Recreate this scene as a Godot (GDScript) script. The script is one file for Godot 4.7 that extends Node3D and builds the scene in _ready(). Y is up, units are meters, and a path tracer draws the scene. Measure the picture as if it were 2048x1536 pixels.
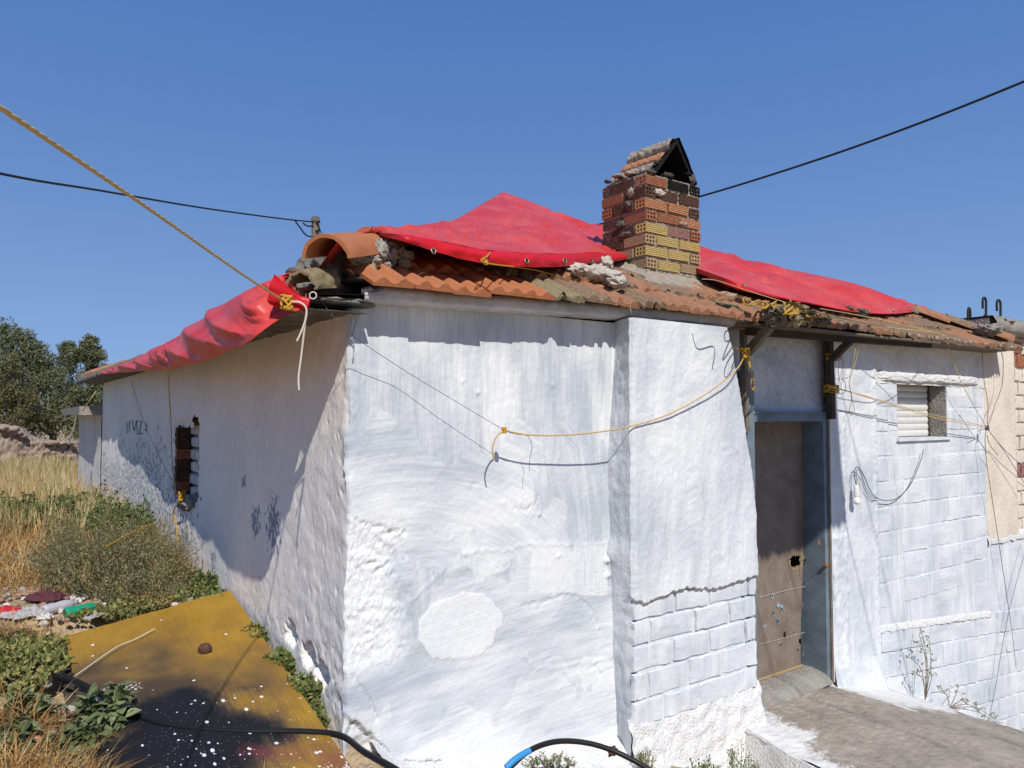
extends Node3D
# An old whitewashed house with a red tarpaulin over its tiled hip roof.
# x runs along the front wall, -z along the side wall, the origin is the wall corner.

const EYE := Vector3(-1.335, 1.83, 3.10)
const YAW := 0.6213
const PITCH := 0.04131
const FOCAL := 1500.0
const SUN_TO := Vector3(0.36, -1.0, -1.0)     # the way sunlight travels

var M := {}
var rng := RandomNumberGenerator.new()
var NA := FastNoiseLite.new()
var NB := FastNoiseLite.new()
var NC := FastNoiseLite.new()
var house: Node3D

# ---------------------------------------------------------------- positions from photo pixels
var fwd: Vector3
var rgt: Vector3
var upv: Vector3

func ray(x: float, y: float) -> Vector3:
	return fwd + rgt * ((x - 1024.0) / FOCAL) - upv * ((y - 768.0) / FOCAL)

func fr(x: float, y: float, d := 0.0) -> Vector3:      # on a plane d in front of the front wall
	var r := ray(x, y)
	return EYE + r * ((d - EYE.z) / r.z)

func lf(x: float, y: float, d := 0.0) -> Vector3:      # on a plane d outside the side wall
	var r := ray(x, y)
	return EYE + r * ((-d - EYE.x) / r.x)

func gr(x: float, y: float, h: float) -> Vector3:      # on a level plane
	var r := ray(x, y)
	return EYE + r * ((h - EYE.y) / r.y)

func dp(x: float, y: float, depth: float) -> Vector3:  # at a distance along the view
	return EYE + ray(x, y) * depth

func ghit(x: float, y: float, up := 0.0) -> Vector3:   # on the ground
	var r := ray(x, y)
	var t := 0.8
	while t < 60.0:
		var p := EYE + r * t
		if p.y < ground_h(p.x, p.z) + up:
			break
		t += 0.02
	return EYE + r * t

# ---------------------------------------------------------------- mesh building
class MB:
	var v := PackedVector3Array()
	var n := PackedVector3Array()
	var u := PackedVector2Array()
	var c := PackedColorArray()
	var i := PackedInt32Array()
	var col := Color.WHITE
	func vert(p: Vector3, nn: Vector3, uv := Vector2.ZERO) -> int:
		v.append(p); n.append(nn); u.append(uv); c.append(col)
		return v.size() - 1
	func quad(a: Vector3, b: Vector3, cc: Vector3, d: Vector3) -> void:    # counter-clockwise seen from outside
		var nn := (cc - a).cross(d - b)
		if nn.length_squared() < 1e-16: nn = Vector3.UP
		nn = nn.normalized()
		var k := v.size()
		vert(a, nn, Vector2(0, 1)); vert(b, nn, Vector2(1, 1)); vert(cc, nn, Vector2(1, 0)); vert(d, nn, Vector2(0, 0))
		i.append_array(PackedInt32Array([k, k + 2, k + 1, k, k + 3, k + 2]))
	func tri(a: Vector3, b: Vector3, cc: Vector3) -> void:
		var nn := (b - a).cross(cc - a)
		if nn.length_squared() < 1e-18: return
		nn = nn.normalized()
		var k := v.size()
		vert(a, nn, Vector2(0, 1)); vert(b, nn, Vector2(1, 1)); vert(cc, nn, Vector2(0.5, 0))
		i.append_array(PackedInt32Array([k, k + 2, k + 1]))
	func hexa(p: Array) -> void:      # p 0-3 bottom counter-clockwise from above, 4-7 top
		quad(p[4], p[5], p[6], p[7]); quad(p[3], p[2], p[1], p[0])
		for k in 4:
			var m := (k + 1) % 4
			quad(p[k], p[m], p[m + 4], p[k + 4])
	func box(lo: Vector3, hi: Vector3) -> void:
		hexa([Vector3(lo.x, lo.y, hi.z), Vector3(hi.x, lo.y, hi.z), Vector3(hi.x, lo.y, lo.z), Vector3(lo.x, lo.y, lo.z),
			Vector3(lo.x, hi.y, hi.z), Vector3(hi.x, hi.y, hi.z), Vector3(hi.x, hi.y, lo.z), Vector3(lo.x, hi.y, lo.z)])
	func beam(a: Vector3, b: Vector3, w: float, h: float, up := Vector3.UP) -> void:
		var d := (b - a).normalized()
		var s := d.cross(up).normalized() * w * 0.5
		var t := s.cross(d).normalized() * h * 0.5
		hexa([a - s - t, a + s - t, b + s - t, b - s - t, a - s + t, a + s + t, b + s + t, b - s + t])
	func grid(nu: int, nv: int, P: PackedVector3Array, flip := false, skip := PackedByteArray(), U := PackedVector2Array()) -> void:
		# P row by row, (nu+1) x (nv+1); smooth normals
		var k0 := v.size()
		var w := nu + 1
		for b in nv + 1:
			for a in nu + 1:
				var e: Vector3 = P[b * w + mini(a + 1, nu)] - P[b * w + maxi(a - 1, 0)]
				var f: Vector3 = P[mini(b + 1, nv) * w + a] - P[maxi(b - 1, 0) * w + a]
				var nn := e.cross(f)
				if flip: nn = -nn
				nn = Vector3.UP if nn.length_squared() < 1e-16 else nn.normalized()
				v.append(P[b * w + a]); n.append(nn); c.append(col)
				u.append(U[b * w + a] if U.size() else Vector2(float(a) / nu, 1.0 - float(b) / nv))
		for b in nv:
			for a in nu:
				if skip.size() and skip[b * nu + a]: continue
				var q := k0 + b * w + a
				if flip: i.append_array(PackedInt32Array([q, q + 1, q + w + 1, q, q + w + 1, q + w]))
				else: i.append_array(PackedInt32Array([q, q + w + 1, q + 1, q, q + w, q + w + 1]))
	func tube(pts: PackedVector3Array, r0: float, r1: float, sides := 6, cap := true) -> void:
		var m := pts.size()
		if m < 2: return
		var up := Vector3.UP
		var d0 := (pts[1] - pts[0]).normalized()
		if absf(d0.dot(up)) > 0.9: up = Vector3.RIGHT
		var k0 := v.size()
		for a in m:
			var d := (pts[mini(a + 1, m - 1)] - pts[maxi(a - 1, 0)])
			d = d0 if d.length_squared() < 1e-14 else d.normalized()
			var s := d.cross(up)
			if s.length_squared() < 1e-6: s = d.cross(Vector3(0.3, 0.5, 0.8))
			s = s.normalized()
			up = s.cross(d).normalized()
			var r := lerpf(r0, r1, float(a) / (m - 1))
			for b in sides:
				var an := TAU * b / sides
				var nn := s * cos(an) + up * sin(an)
				vert(pts[a] + nn * r, nn, Vector2(float(b) / sides, a))
		for a in m - 1:
			for b in sides:
				var q := k0 + a * sides + b
				var q1 := k0 + a * sides + (b + 1) % sides
				i.append_array(PackedInt32Array([q, q1, q1 + sides, q, q1 + sides, q + sides]))
		if cap:
			for e in 2:
				var p: Vector3 = pts[0] if e == 0 else pts[m - 1]
				var nn := -d0 if e == 0 else (pts[m - 1] - pts[m - 2]).normalized()
				var kc := vert(p, nn)
				var q0 := k0 if e == 0 else k0 + (m - 1) * sides
				for b in sides:
					if e == 0: i.append_array(PackedInt32Array([kc, q0 + b, q0 + (b + 1) % sides]))
					else: i.append_array(PackedInt32Array([kc, q0 + (b + 1) % sides, q0 + b]))
	func leaf(p: Vector3, d: Vector3, s: Vector3, l: float, w: float) -> void:   # a folded leaf: two triangles pairs
		var a := p + d * l * 0.45 + s * w * 0.5
		var b := p + d * l * 0.45 - s * w * 0.5
		var e := p + d * l
		var nn := d.cross(s).normalized()
		var k := v.size()
		vert(p, nn); vert(a, nn); vert(e, nn); vert(b, nn)
		i.append_array(PackedInt32Array([k, k + 1, k + 2, k, k + 2, k + 3]))
	func broad(p: Vector3, d: Vector3, s: Vector3, l: float, w: float) -> void:   # a broad leaf: folded along its rib, tip drooping
		var up := s.cross(d).normalized()
		if up.y < 0: up = -up
		var rib := []
		var wid := [0.04, 0.42, 0.5, 0.36, 0.02]
		for k in 5:
			var f := k / 4.0
			rib.append(p + d * l * f + up * l * (0.10 * sin(f * 3.0) - 0.22 * f * f))
		for k in 4:
			for e in [1.0, -1.0]:
				var a: Vector3 = rib[k] + (s * e * w * wid[k]) + up * w * wid[k] * 0.35
				var b: Vector3 = rib[k + 1] + (s * e * w * wid[k + 1]) + up * w * wid[k + 1] * 0.35
				if e > 0: quad(rib[k], a, b, rib[k + 1])
				else: quad(a, rib[k], rib[k + 1], b)
	func mesh() -> ArrayMesh:
		var arr := []
		arr.resize(Mesh.ARRAY_MAX)
		arr[Mesh.ARRAY_VERTEX] = v; arr[Mesh.ARRAY_NORMAL] = n; arr[Mesh.ARRAY_TEX_UV] = u; arr[Mesh.ARRAY_COLOR] = c; arr[Mesh.ARRAY_INDEX] = i
		var m := ArrayMesh.new()
		m.add_surface_from_arrays(Mesh.PRIMITIVE_TRIANGLES, arr)
		return m

func smooth(pts: Array, steps := 6) -> PackedVector3Array:     # Catmull-Rom through the points
	var o := PackedVector3Array()
	var m := pts.size()
	for k in m - 1:
		var a: Vector3 = pts[maxi(k - 1, 0)]
		var b: Vector3 = pts[k]
		var c: Vector3 = pts[k + 1]
		var d: Vector3 = pts[mini(k + 2, m - 1)]
		for s in steps:
			var t := float(s) / steps
			o.append(0.5 * (2.0 * b + (c - a) * t + (2.0 * a - 5.0 * b + 4.0 * c - d) * t * t + (3.0 * b - a - 3.0 * c + d) * t * t * t))
	o.append(pts[m - 1])
	return o

# ---------------------------------------------------------------- objects
func numbered(parent: Node, called: String) -> String:
	var s := called
	var k := 0
	if parent.has_meta("_n_" + called): k = parent.get_meta("_n_" + called)
	if k > 0: s = "%s_%03d" % [called, k]
	parent.set_meta("_n_" + called, k + 1)
	return s

func put(mesh: Mesh, called: String, m: Material, parent: Node = null) -> MeshInstance3D:
	if parent == null: parent = self
	var o := MeshInstance3D.new()
	o.name = numbered(parent, called)
	o.mesh = mesh
	o.material_override = m
	parent.add_child(o)
	return o

func part(b: MB, called: String, m: Material, parent: Node = null) -> MeshInstance3D:
	return put(b.mesh(), called, m, parent)

func tag(o: Node, label: String, category: String, group := "") -> Node:
	o.set_meta("label", label)
	o.set_meta("category", category)
	if group != "": o.set_meta("group", group)
	return o

func thing(called: String, label: String, category: String, at := Vector3.ZERO, group := "") -> Node3D:
	var o := Node3D.new()
	o.name = numbered(self, called)
	add_child(o)
	o.position = at
	tag(o, label, category, group)
	return o

func sub(called: String, parent: Node) -> Node3D:
	var o := Node3D.new()
	o.name = numbered(parent, called)
	parent.add_child(o)
	return o

func structure(o: Node, label: String, category: String) -> Node:
	o.set_meta("kind", "structure")
	return tag(o, label, category)

# ---------------------------------------------------------------- materials
func lin(r: float, g: float, b: float) -> Color:
	return Color(r, g, b).linear_to_srgb()

func noise(seed_: int, freq: float, oct := 4, type := FastNoiseLite.TYPE_SIMPLEX_SMOOTH) -> FastNoiseLite:
	var f := FastNoiseLite.new()
	f.seed = seed_; f.frequency = freq; f.noise_type = type
	f.fractal_octaves = oct
	return f

# stops: [[at, r, g, b] ...] in linear values; two noises are mixed, a coarse and a fine one
func ntex(seed_: int, coarse: float, fine: float, share: float, stops: Array, size := 352) -> ImageTexture:
	var a := noise(seed_, coarse, 4).get_seamless_image(size, size).get_data()
	var b := noise(seed_ + 7, fine, 3).get_seamless_image(size, size).get_data()
	var lut := []
	for k in 256:
		var t := k / 255.0
		var e := 0
		while e < stops.size() - 2 and t > stops[e + 1][0]: e += 1
		var f := clampf((t - stops[e][0]) / maxf(stops[e + 1][0] - stops[e][0], 1e-4), 0, 1)
		var c := lin(lerpf(stops[e][1], stops[e + 1][1], f), lerpf(stops[e][2], stops[e + 1][2], f), lerpf(stops[e][3], stops[e + 1][3], f))
		lut.append([c.r8, c.g8, c.b8])
	var o := PackedByteArray()
	o.resize(size * size * 3)
	for k in size * size:
		var l: Array = lut[int(a[k] * share + b[k] * (1.0 - share))]
		o[k * 3] = l[0]; o[k * 3 + 1] = l[1]; o[k * 3 + 2] = l[2]
	return ImageTexture.create_from_image(Image.create_from_data(size, size, false, Image.FORMAT_RGB8, o))

func nbump(seed_: int, freq: float, strength: float, oct := 5, size := 512) -> ImageTexture:
	var img := noise(seed_, freq, oct).get_seamless_image(size, size)
	img.convert(Image.FORMAT_RGBA8)
	img.bump_map_to_normal_map(strength)
	return ImageTexture.create_from_image(img)

func mat(called: String, col: Color, rough := 0.9, tex: Texture2D = null, metres := 1.0, bump: Texture2D = null, bump_k := 1.0) -> StandardMaterial3D:
	var m := StandardMaterial3D.new()
	m.resource_name = called
	m.albedo_color = col
	m.roughness = rough
	m.metallic_specular = 0.35
	m.cull_mode = BaseMaterial3D.CULL_DISABLED
	if tex:
		m.albedo_texture = tex
	if bump:
		m.normal_enabled = true; m.normal_texture = bump; m.normal_scale = bump_k
	if metres > 0.0 and (tex or bump):
		m.uv1_triplanar = true; m.uv1_world_triplanar = true
		m.uv1_scale = Vector3.ONE / metres
	M[called] = m
	return m

func sstep(a: float, b: float, x: float) -> float:
	var t := clampf((x - a) / (b - a), 0, 1)
	return t * t * (3.0 - 2.0 * t)

func pl(tab: Array, x: float) -> float:        # piecewise linear table [[x, y] ...]
	if x <= tab[0][0]: return tab[0][1]
	for k in tab.size() - 1:
		if x <= tab[k + 1][0]:
			return lerpf(tab[k][1], tab[k + 1][1], (x - tab[k][0]) / (tab[k + 1][0] - tab[k][0]))
	return tab[tab.size() - 1][1]

func dpoly(p: Vector2, poly: Array) -> float:  # distance to a polyline
	var best := 1e9
	for k in poly.size() - 1:
		best = minf(best, p.distance_to(Geometry2D.get_closest_point_to_segment(p, poly[k], poly[k + 1])))
	return best

func fpoly(px: Array) -> Array:                # pixels to (s, y) on the front wall
	var o := []
	for k in range(0, px.size(), 2):
		var p := fr(px[k], px[k + 1])
		o.append(Vector2(p.x, p.y))
	return o

func ground_h(s: float, z: float) -> float:
	var left := pl([[-60.0, 0.9], [-16.0, 0.72], [-10.0, 0.72], [-6.6, 0.78], [-3.6, 0.76], [-1.75, 0.66], [-0.57, 0.55], [0.0, 0.47], [0.3, 0.41], [1.0, 0.33], [3.1, 0.2], [30.0, 0.0]], z)
	var front := pl([[-1.0, 0.5], [0.0, 0.38], [0.25, 0.22], [0.5, 0.15], [0.9, 0.08], [1.6, -0.02], [2.3, -0.2], [2.7, -0.33], [3.8, -0.4], [5.0, -0.75], [6.1, -1.25], [7.0, -1.7], [12.0, -2.6]], s) - 0.05 * clampf(z, 0.0, 8.0)
	var w := sstep(-0.35, 0.35, s) if z > -0.3 else 0.0
	if s > 0.3 and z <= -0.3: return left if s > 12.0 else minf(left, 0.3)
	return lerpf(left, front, w)

func setup() -> void:
	var f0 := Vector3(sin(YAW), 0, -cos(YAW))
	rgt = Vector3(cos(YAW), 0, sin(YAW))
	fwd = f0 * cos(PITCH) + Vector3.UP * sin(PITCH)
	upv = -f0 * sin(PITCH) + Vector3.UP * cos(PITCH)
	var cam := Camera3D.new()
	cam.name = "camera"
	cam.fov = rad_to_deg(2.0 * atan(768.0 / FOCAL))
	cam.near = 0.05
	cam.far = 3000.0
	add_child(cam)
	cam.look_at_from_position(EYE, EYE + fwd, Vector3.UP)
	cam.current = true

	var sky := ProceduralSkyMaterial.new()
	sky.sky_top_color = lin(0.06, 0.172, 0.475)
	sky.sky_horizon_color = lin(0.30, 0.485, 0.79)
	sky.sky_curve = 0.17
	sky.ground_bottom_color = lin(0.16, 0.12, 0.08)
	sky.ground_horizon_color = lin(0.24, 0.21, 0.17)
	sky.sun_angle_max = 0.0
	var env := Environment.new()
	env.background_mode = Environment.BG_SKY
	env.sky = Sky.new()
	env.sky.sky_material = sky
	env.tonemap_mode = Environment.TONE_MAPPER_LINEAR
	env.tonemap_exposure = 1.0
	env.sdfgi_enabled = true
	env.ssao_enabled = true
	env.ssil_enabled = true
	var we := WorldEnvironment.new()
	we.name = "environment"
	we.environment = env
	add_child(we)

	var sun := DirectionalLight3D.new()
	sun.name = "sun"
	sun.light_color = lin(1.0, 0.96, 0.89)
	sun.light_energy = 1.35
	sun.light_angular_distance = 0.5
	sun.shadow_enabled = true
	add_child(sun)
	sun.look_at_from_position(Vector3(0, 20, 0), Vector3(0, 20, 0) + SUN_TO, Vector3.UP)

# ---------------------------------------------------------------- painted plaster
# Brush strokes of whitewash: returns [albedo, normal map] for a wall of w x h metres.
func brush_tex(seed_: int, w: float, h: float, ppm: float, kind: String) -> Array:
	var W := int(w * ppm)
	var H := int(h * ppm)
	var na := noise(seed_, 1.0, 2)
	var nb := noise(seed_ + 3, 1.0, 1)
	var nr := noise(seed_ + 5, 1.0, 3)
	var out := PackedByteArray(); out.resize(W * H * 3)
	var rel := PackedByteArray(); rel.resize(W * H)
	var thin := Vector3(0.445, 0.48, 0.525)
	var thick := Vector3(0.755, 0.76, 0.763)
	var oval: Array = []
	var rect: Array = []
	var tall: Array = []
	if kind == "front":
		oval = fpoly([925, 1250])
		rect = fpoly([1066, 1088, 1130, 1086, 1150, 1110, 1150, 1186, 1055, 1188])
		tall = fpoly([1145, 1090, 1215, 1084, 1215, 1190, 1148, 1188])
	var c1 := Vector2(0.32, 0.35)
	for py in H:
		var y := h * (1.0 - (py + 0.5) / H)
		for px in W:
			var s := w * (px + 0.5) / W
			var al: float
			var ac: float
			var zone := nr.get_noise_2d(s * 2.2, y * 2.2)
			var t := 0.0
			if kind == "front":
				if y > 1.72 + zone * 0.25:
					al = y; ac = s
				elif y > 1.12 + zone * 0.3 and s < 1.15 + zone * 0.4:
					var q := Vector2(s, y) - c1
					al = q.angle() * 1.0; ac = q.length()
					t = 0.12
				elif y > 1.0 + zone * 0.4:
					al = y - s * 0.15; ac = s + y * 0.15
				else:
					al = s + y * 0.12; ac = y - s * 0.16 + 0.05 * s * s
			elif kind == "upright":
				if zone < 0.22: al = y + s * 0.2; ac = s - 0.12 * y
				else: al = s; ac = y - s * 0.25
			else:
				if zone < 0.05: al = y; ac = s
				else: al = s; ac = y + 0.06 * s
			var lane := na.get_noise_2d(al * 1.6, ac * 14.0)
			var hair := nb.get_noise_2d(al * 5.0 + 40.0, ac * 150.0)
			var hair2 := nb.get_noise_2d(al * 3.0 + 90.0, ac * 62.0)
			var patch := nr.get_noise_2d(s * 1.3 + 20.0, y * 1.3)
			var smear := na.get_noise_2d(al * 1.1 + 60.0, ac * 6.0)
			var k := (0.47 if kind == "front" else 0.55) + t + (lane * 0.22 + smear * 0.42 + hair * 0.25 + hair2 * 0.15 + patch * 0.7) * (1.0 if kind == "front" else 0.68)
			if kind == "front":
				var p2 := Vector2(s, y + 0.012 * zone)
				if Vector2((s - oval[0].x) / 0.225, (y - oval[0].y) / 0.165).length() + 0.22 * NB.get_noise_2d(s * 4.0, y * 4.0) + 0.02 * NB.get_noise_2d(s * 18.0, y * 18.0) < 1.0: k = 0.95 + hair * 0.12 + patch * 0.2
				elif Geometry2D.is_point_in_polygon(p2, PackedVector2Array(rect)): k = 0.86 + hair * 0.14 + patch * 0.2
				elif Geometry2D.is_point_in_polygon(p2, PackedVector2Array(tall)): k = 0.72 + nb.get_noise_2d(y * 4.0, s * 150.0) * 0.3
				var crumb := sstep(0.30, 0.16, s + 0.1 * zone) * sstep(0.62, 0.78, y) * sstep(1.42, 1.3, y)
				k = lerpf(k, 0.98 + na.get_noise_2d(s * 40.0, y * 40.0) * 0.3, crumb)
				if y < 0.42 + zone * 0.25: k += 0.3
			k = clampf(k, 0.0, 1.05)
			var cc := thin.lerp(thick, k)
			var spot := na.get_noise_2d(s * 60.0 + 7.0, y * 60.0)
			if spot > 0.78: cc *= 0.72
			var c := lin(cc.x, cc.y, cc.z)
			var o := (py * W + px) * 3
			out[o] = c.r8; out[o + 1] = c.g8; out[o + 2] = c.b8
			rel[py * W + px] = int(clampf(128.0 + hair * 22.0 + hair2 * 9.0 + lane * 8.0 + na.get_noise_2d(s * 25.0, y * 25.0) * 40.0, 0, 255))
	var ai := ImageTexture.create_from_image(Image.create_from_data(W, H, false, Image.FORMAT_RGB8, out))
	var ri := Image.create_from_data(W, H, false, Image.FORMAT_L8, rel)
	ri.convert(Image.FORMAT_RGBA8)
	ri.bump_map_to_normal_map(1.6)
	return [ai, ImageTexture.create_from_image(ri)]

# The old, dirty lime coat of the side wall: stains, peeled spots, soot-coloured runs of dirt.
func side_tex(L: float, h: float, ppm: float) -> ImageTexture:
	var W := int(L * ppm)
	var H := int(h * ppm)
	var na := noise(71, 1.0, 4)
	var nb := noise(73, 1.0, 3)
	var out := PackedByteArray(); out.resize(W * H * 3)
	var peel := [lf(512, 1040), lf(548, 1050), lf(490, 960), lf(375, 1075), lf(428, 1120)]
	var pr := [0.07, 0.10, 0.03, 0.05, 0.05]
	for py in H:
		var y := h * (1.0 - (py + 0.5) / H)
		for px in W:
			var t := L * (px + 0.5) / W
			var a := na.get_noise_2d(t * 1.1, y * 1.3)
			var b := nb.get_noise_2d(t * 14.0, y * 9.0)
			var run := na.get_noise_2d(t * 16.0, y * 0.9)
			var c := Vector3(0.82, 0.778, 0.72) * (1.0 + 0.10 * a + 0.07 * b)
			var dirt := clampf((run - 0.12) * 1.6, 0, 1) * sstep(2.5, 4.0, t) * 0.55
			c = c.lerp(Vector3(0.30, 0.29, 0.27), dirt * (0.5 + 0.5 * b))
			# damp, peeled foot of the wall, far from the corner
			var foot := sstep(1.75 - 0.03 * t, 1.15, y + 0.35 * a) * sstep(2.2, 3.6, t)
			var fl := nb.get_noise_2d(t * 7.0 + 50.0, y * 7.0)
			if foot > 0.02 and fl * 0.6 + foot > 0.62:
				c = c.lerp(Vector3(0.78, 0.77, 0.75), 0.7) if nb.get_noise_2d(t * 20.0, y * 20.0) > -0.12 else Vector3(0.34, 0.30, 0.25)
			if foot > 0.1 and nb.get_noise_2d(t * 11.0 + 9.0, y * 13.0) > 0.42: c = Vector3(0.22, 0.25, 0.30)
			var lowp := sstep(1.0, 0.55, y + 0.25 * a) * sstep(3.2, 1.0, t)
			if lowp > 0.3 and nb.get_noise_2d(t * 16.0, y * 26.0) > 0.38: c = c.lerp(Vector3(0.42, 0.39, 0.34), 0.7)
			for k in 5:
				var q: Vector3 = peel[k]
				var dd: float = Vector2((t + q.z) * 1.0, (y - q.y) * 0.8).length() / pr[k]
				if dd < 1.6 and dd + nb.get_noise_2d(t * 24.0, y * 14.0) * 1.7 < 0.8: c = Vector3(0.27, 0.31, 0.37)
			if nb.get_noise_2d(t * 40.0 + 3.0, y * 30.0) > 0.66: c = c * 0.55
			var cc := lin(c.x, c.y, c.z)
			var o := (py * W + px) * 3
			out[o] = cc.r8; out[o + 1] = cc.g8; out[o + 2] = cc.b8
	return ImageTexture.create_from_image(Image.create_from_data(W, H, false, Image.FORMAT_RGB8, out))

# The mustard board: paint, a scorched patch and flecks of whitewash.
func board_tex() -> ImageTexture:
	var W := 400
	var H := 860
	var na := noise(91, 1.0, 4)
	var nb := noise(93, 1.0, 2)
	var img := Image.create(W, H, false, Image.FORMAT_RGB8)
	for py in H:
		for px in W:
			var x := float(px) / W          # 0 left edge (away from the wall), 1 right edge
			var y := float(py) / H          # 0 far end, 1 near end
			var a := na.get_noise_2d(x * 2.0, y * 4.0)
			var b := nb.get_noise_2d(x * 40.0, y * 9.0)
			var c := Vector3(0.37, 0.205, 0.024) * (1.0 + 0.18 * a + 0.12 * b)
			# scorching: worst along the middle third, and left of it
			var d := Vector2((x - 0.34) / 0.50, (y - 0.78) / 0.27).length() + 0.45 * a + 0.05 * b
			var sc := sstep(1.5, 0.35, d)
			var d2 := Vector2((x - 0.1) / 0.75, (y - 0.52) / 0.26).length() + 0.5 * a
			sc = maxf(sc, 0.6 * sstep(1.7, 0.3, d2))
			c = c.lerp(Vector3(0.105, 0.072, 0.045), clampf(sc * 1.5, 0, 1))
			c = c.lerp(Vector3(0.014, 0.014, 0.016), clampf((sc - 0.42) * 2.6, 0, 1))
			var gr_ := na.get_noise_2d(x * 1.7 + 9.0, y * 3.0) + y - 0.95
			if gr_ > 0.0 and x > 0.45: c = c.lerp(Vector3(0.20, 0.05, 0.05), clampf(gr_ * 2.0, 0, 0.6))
			var cc := lin(c.x, c.y, c.z)
			img.set_pixel(px, py, cc)
	var white := lin(0.78, 0.78, 0.76)
	for k in 1500:
		var y := 1.0 - pow(rng.randf(), 1.9) * 0.95
		var x := rng.randf()
		if y < 0.6 and rng.randf() < 0.96: continue
		if x < 0.2 and y > 0.55 and rng.randf() < 0.7: continue
		var r := 0.45 + pow(rng.randf(), 12.0) * 3.5
		var e := int(r * rng.randf_range(0.8, 1.9))
		for dy in range(-e, e + 1):
			for dx in range(-int(r), int(r) + 1):
				if Vector2(dx / r, dy / float(maxi(e, 1))).length() <= 1.0:
					var qx := int(x * W) + dx
					var qy := int(y * H) + dy
					if qx >= 0 and qy >= 0 and qx < W and qy < H: img.set_pixel(qx, qy, white)
	# a smeared splash at the left and a spill at the near end
	for py in H:
		for px in W:
			var x := float(px) / W
			var y := float(py) / H
			var d := Vector2((x - 0.16) / 0.14, (y - 0.47) / 0.045).length()
			if d < 1.0 and nb.get_noise_2d(x * 45.0, y * 90.0) > 0.05 + 0.25 * d: img.set_pixel(px, py, lin(0.6, 0.6, 0.58))
			if y > 0.9 and x > 0.5 and nb.get_noise_2d(x * 9.0, y * 12.0) * 0.5 + nb.get_noise_2d(x * 50.0, y * 90.0) * 0.3 + (y - 0.9) * 8.0 + (x - 0.7) * 1.2 > 0.75: img.set_pixel(px, py, white)
	return ImageTexture.create_from_image(img)

# Ramp concrete with whitewash trodden and splashed along the wall foot and the kerb.
func ramp_tex() -> ImageTexture:
	var W := 900
	var H := 450
	var na := noise(401, 1.0, 4)
	var nb := noise(403, 1.0, 4)
	var nc := noise(405, 1.0, 2)
	var out := PackedByteArray(); out.resize(W * H * 3)
	for py in H:
		var z := 2.6 - 2.66 * (py + 0.5) / H
		for px in W:
			var x := 2.3 + 5.3 * (px + 0.5) / W
			var a := na.get_noise_2d(x * 1.5, z * 1.5)
			var b := nb.get_noise_2d(x * 9.0, z * 9.0)
			var g := nc.get_noise_2d(x * 60.0, z * 60.0)
			var c := Vector3(0.345, 0.296, 0.243) * (1.0 + 0.28 * a + 0.22 * b + 0.22 * g)
			if g > 0.55: c = c * 0.6
			var wall := (0.42 if x > 3.74 else 0.02) + (0.22 if x > 3.7 and x < 4.9 else 0.0) - z
			if x < 3.0 and z < 0.5: wall = maxf(wall, 0.25 - absf(x - 2.6))
			var kerb := 2.70 - 0.1 * sstep(0.1, 0.8, z) - x
			var k := maxf(wall * 3.2, kerb * 4.5) + 0.5 * a + 0.45 * b + 0.4 * g
			var cov := sstep(0.15, 0.6, k)
			if k > -0.55 and g + 0.5 * b > 0.72: cov = maxf(cov, 0.8)
			c = c.lerp(Vector3(0.78, 0.765, 0.74), cov * (0.85 + 0.15 * b))
			var cc := lin(c.x, c.y, c.z)
			var o := (py * W + px) * 3
			out[o] = cc.r8; out[o + 1] = cc.g8; out[o + 2] = cc.b8
	return ImageTexture.create_from_image(Image.create_from_data(W, H, false, Image.FORMAT_RGB8, out))

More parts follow.
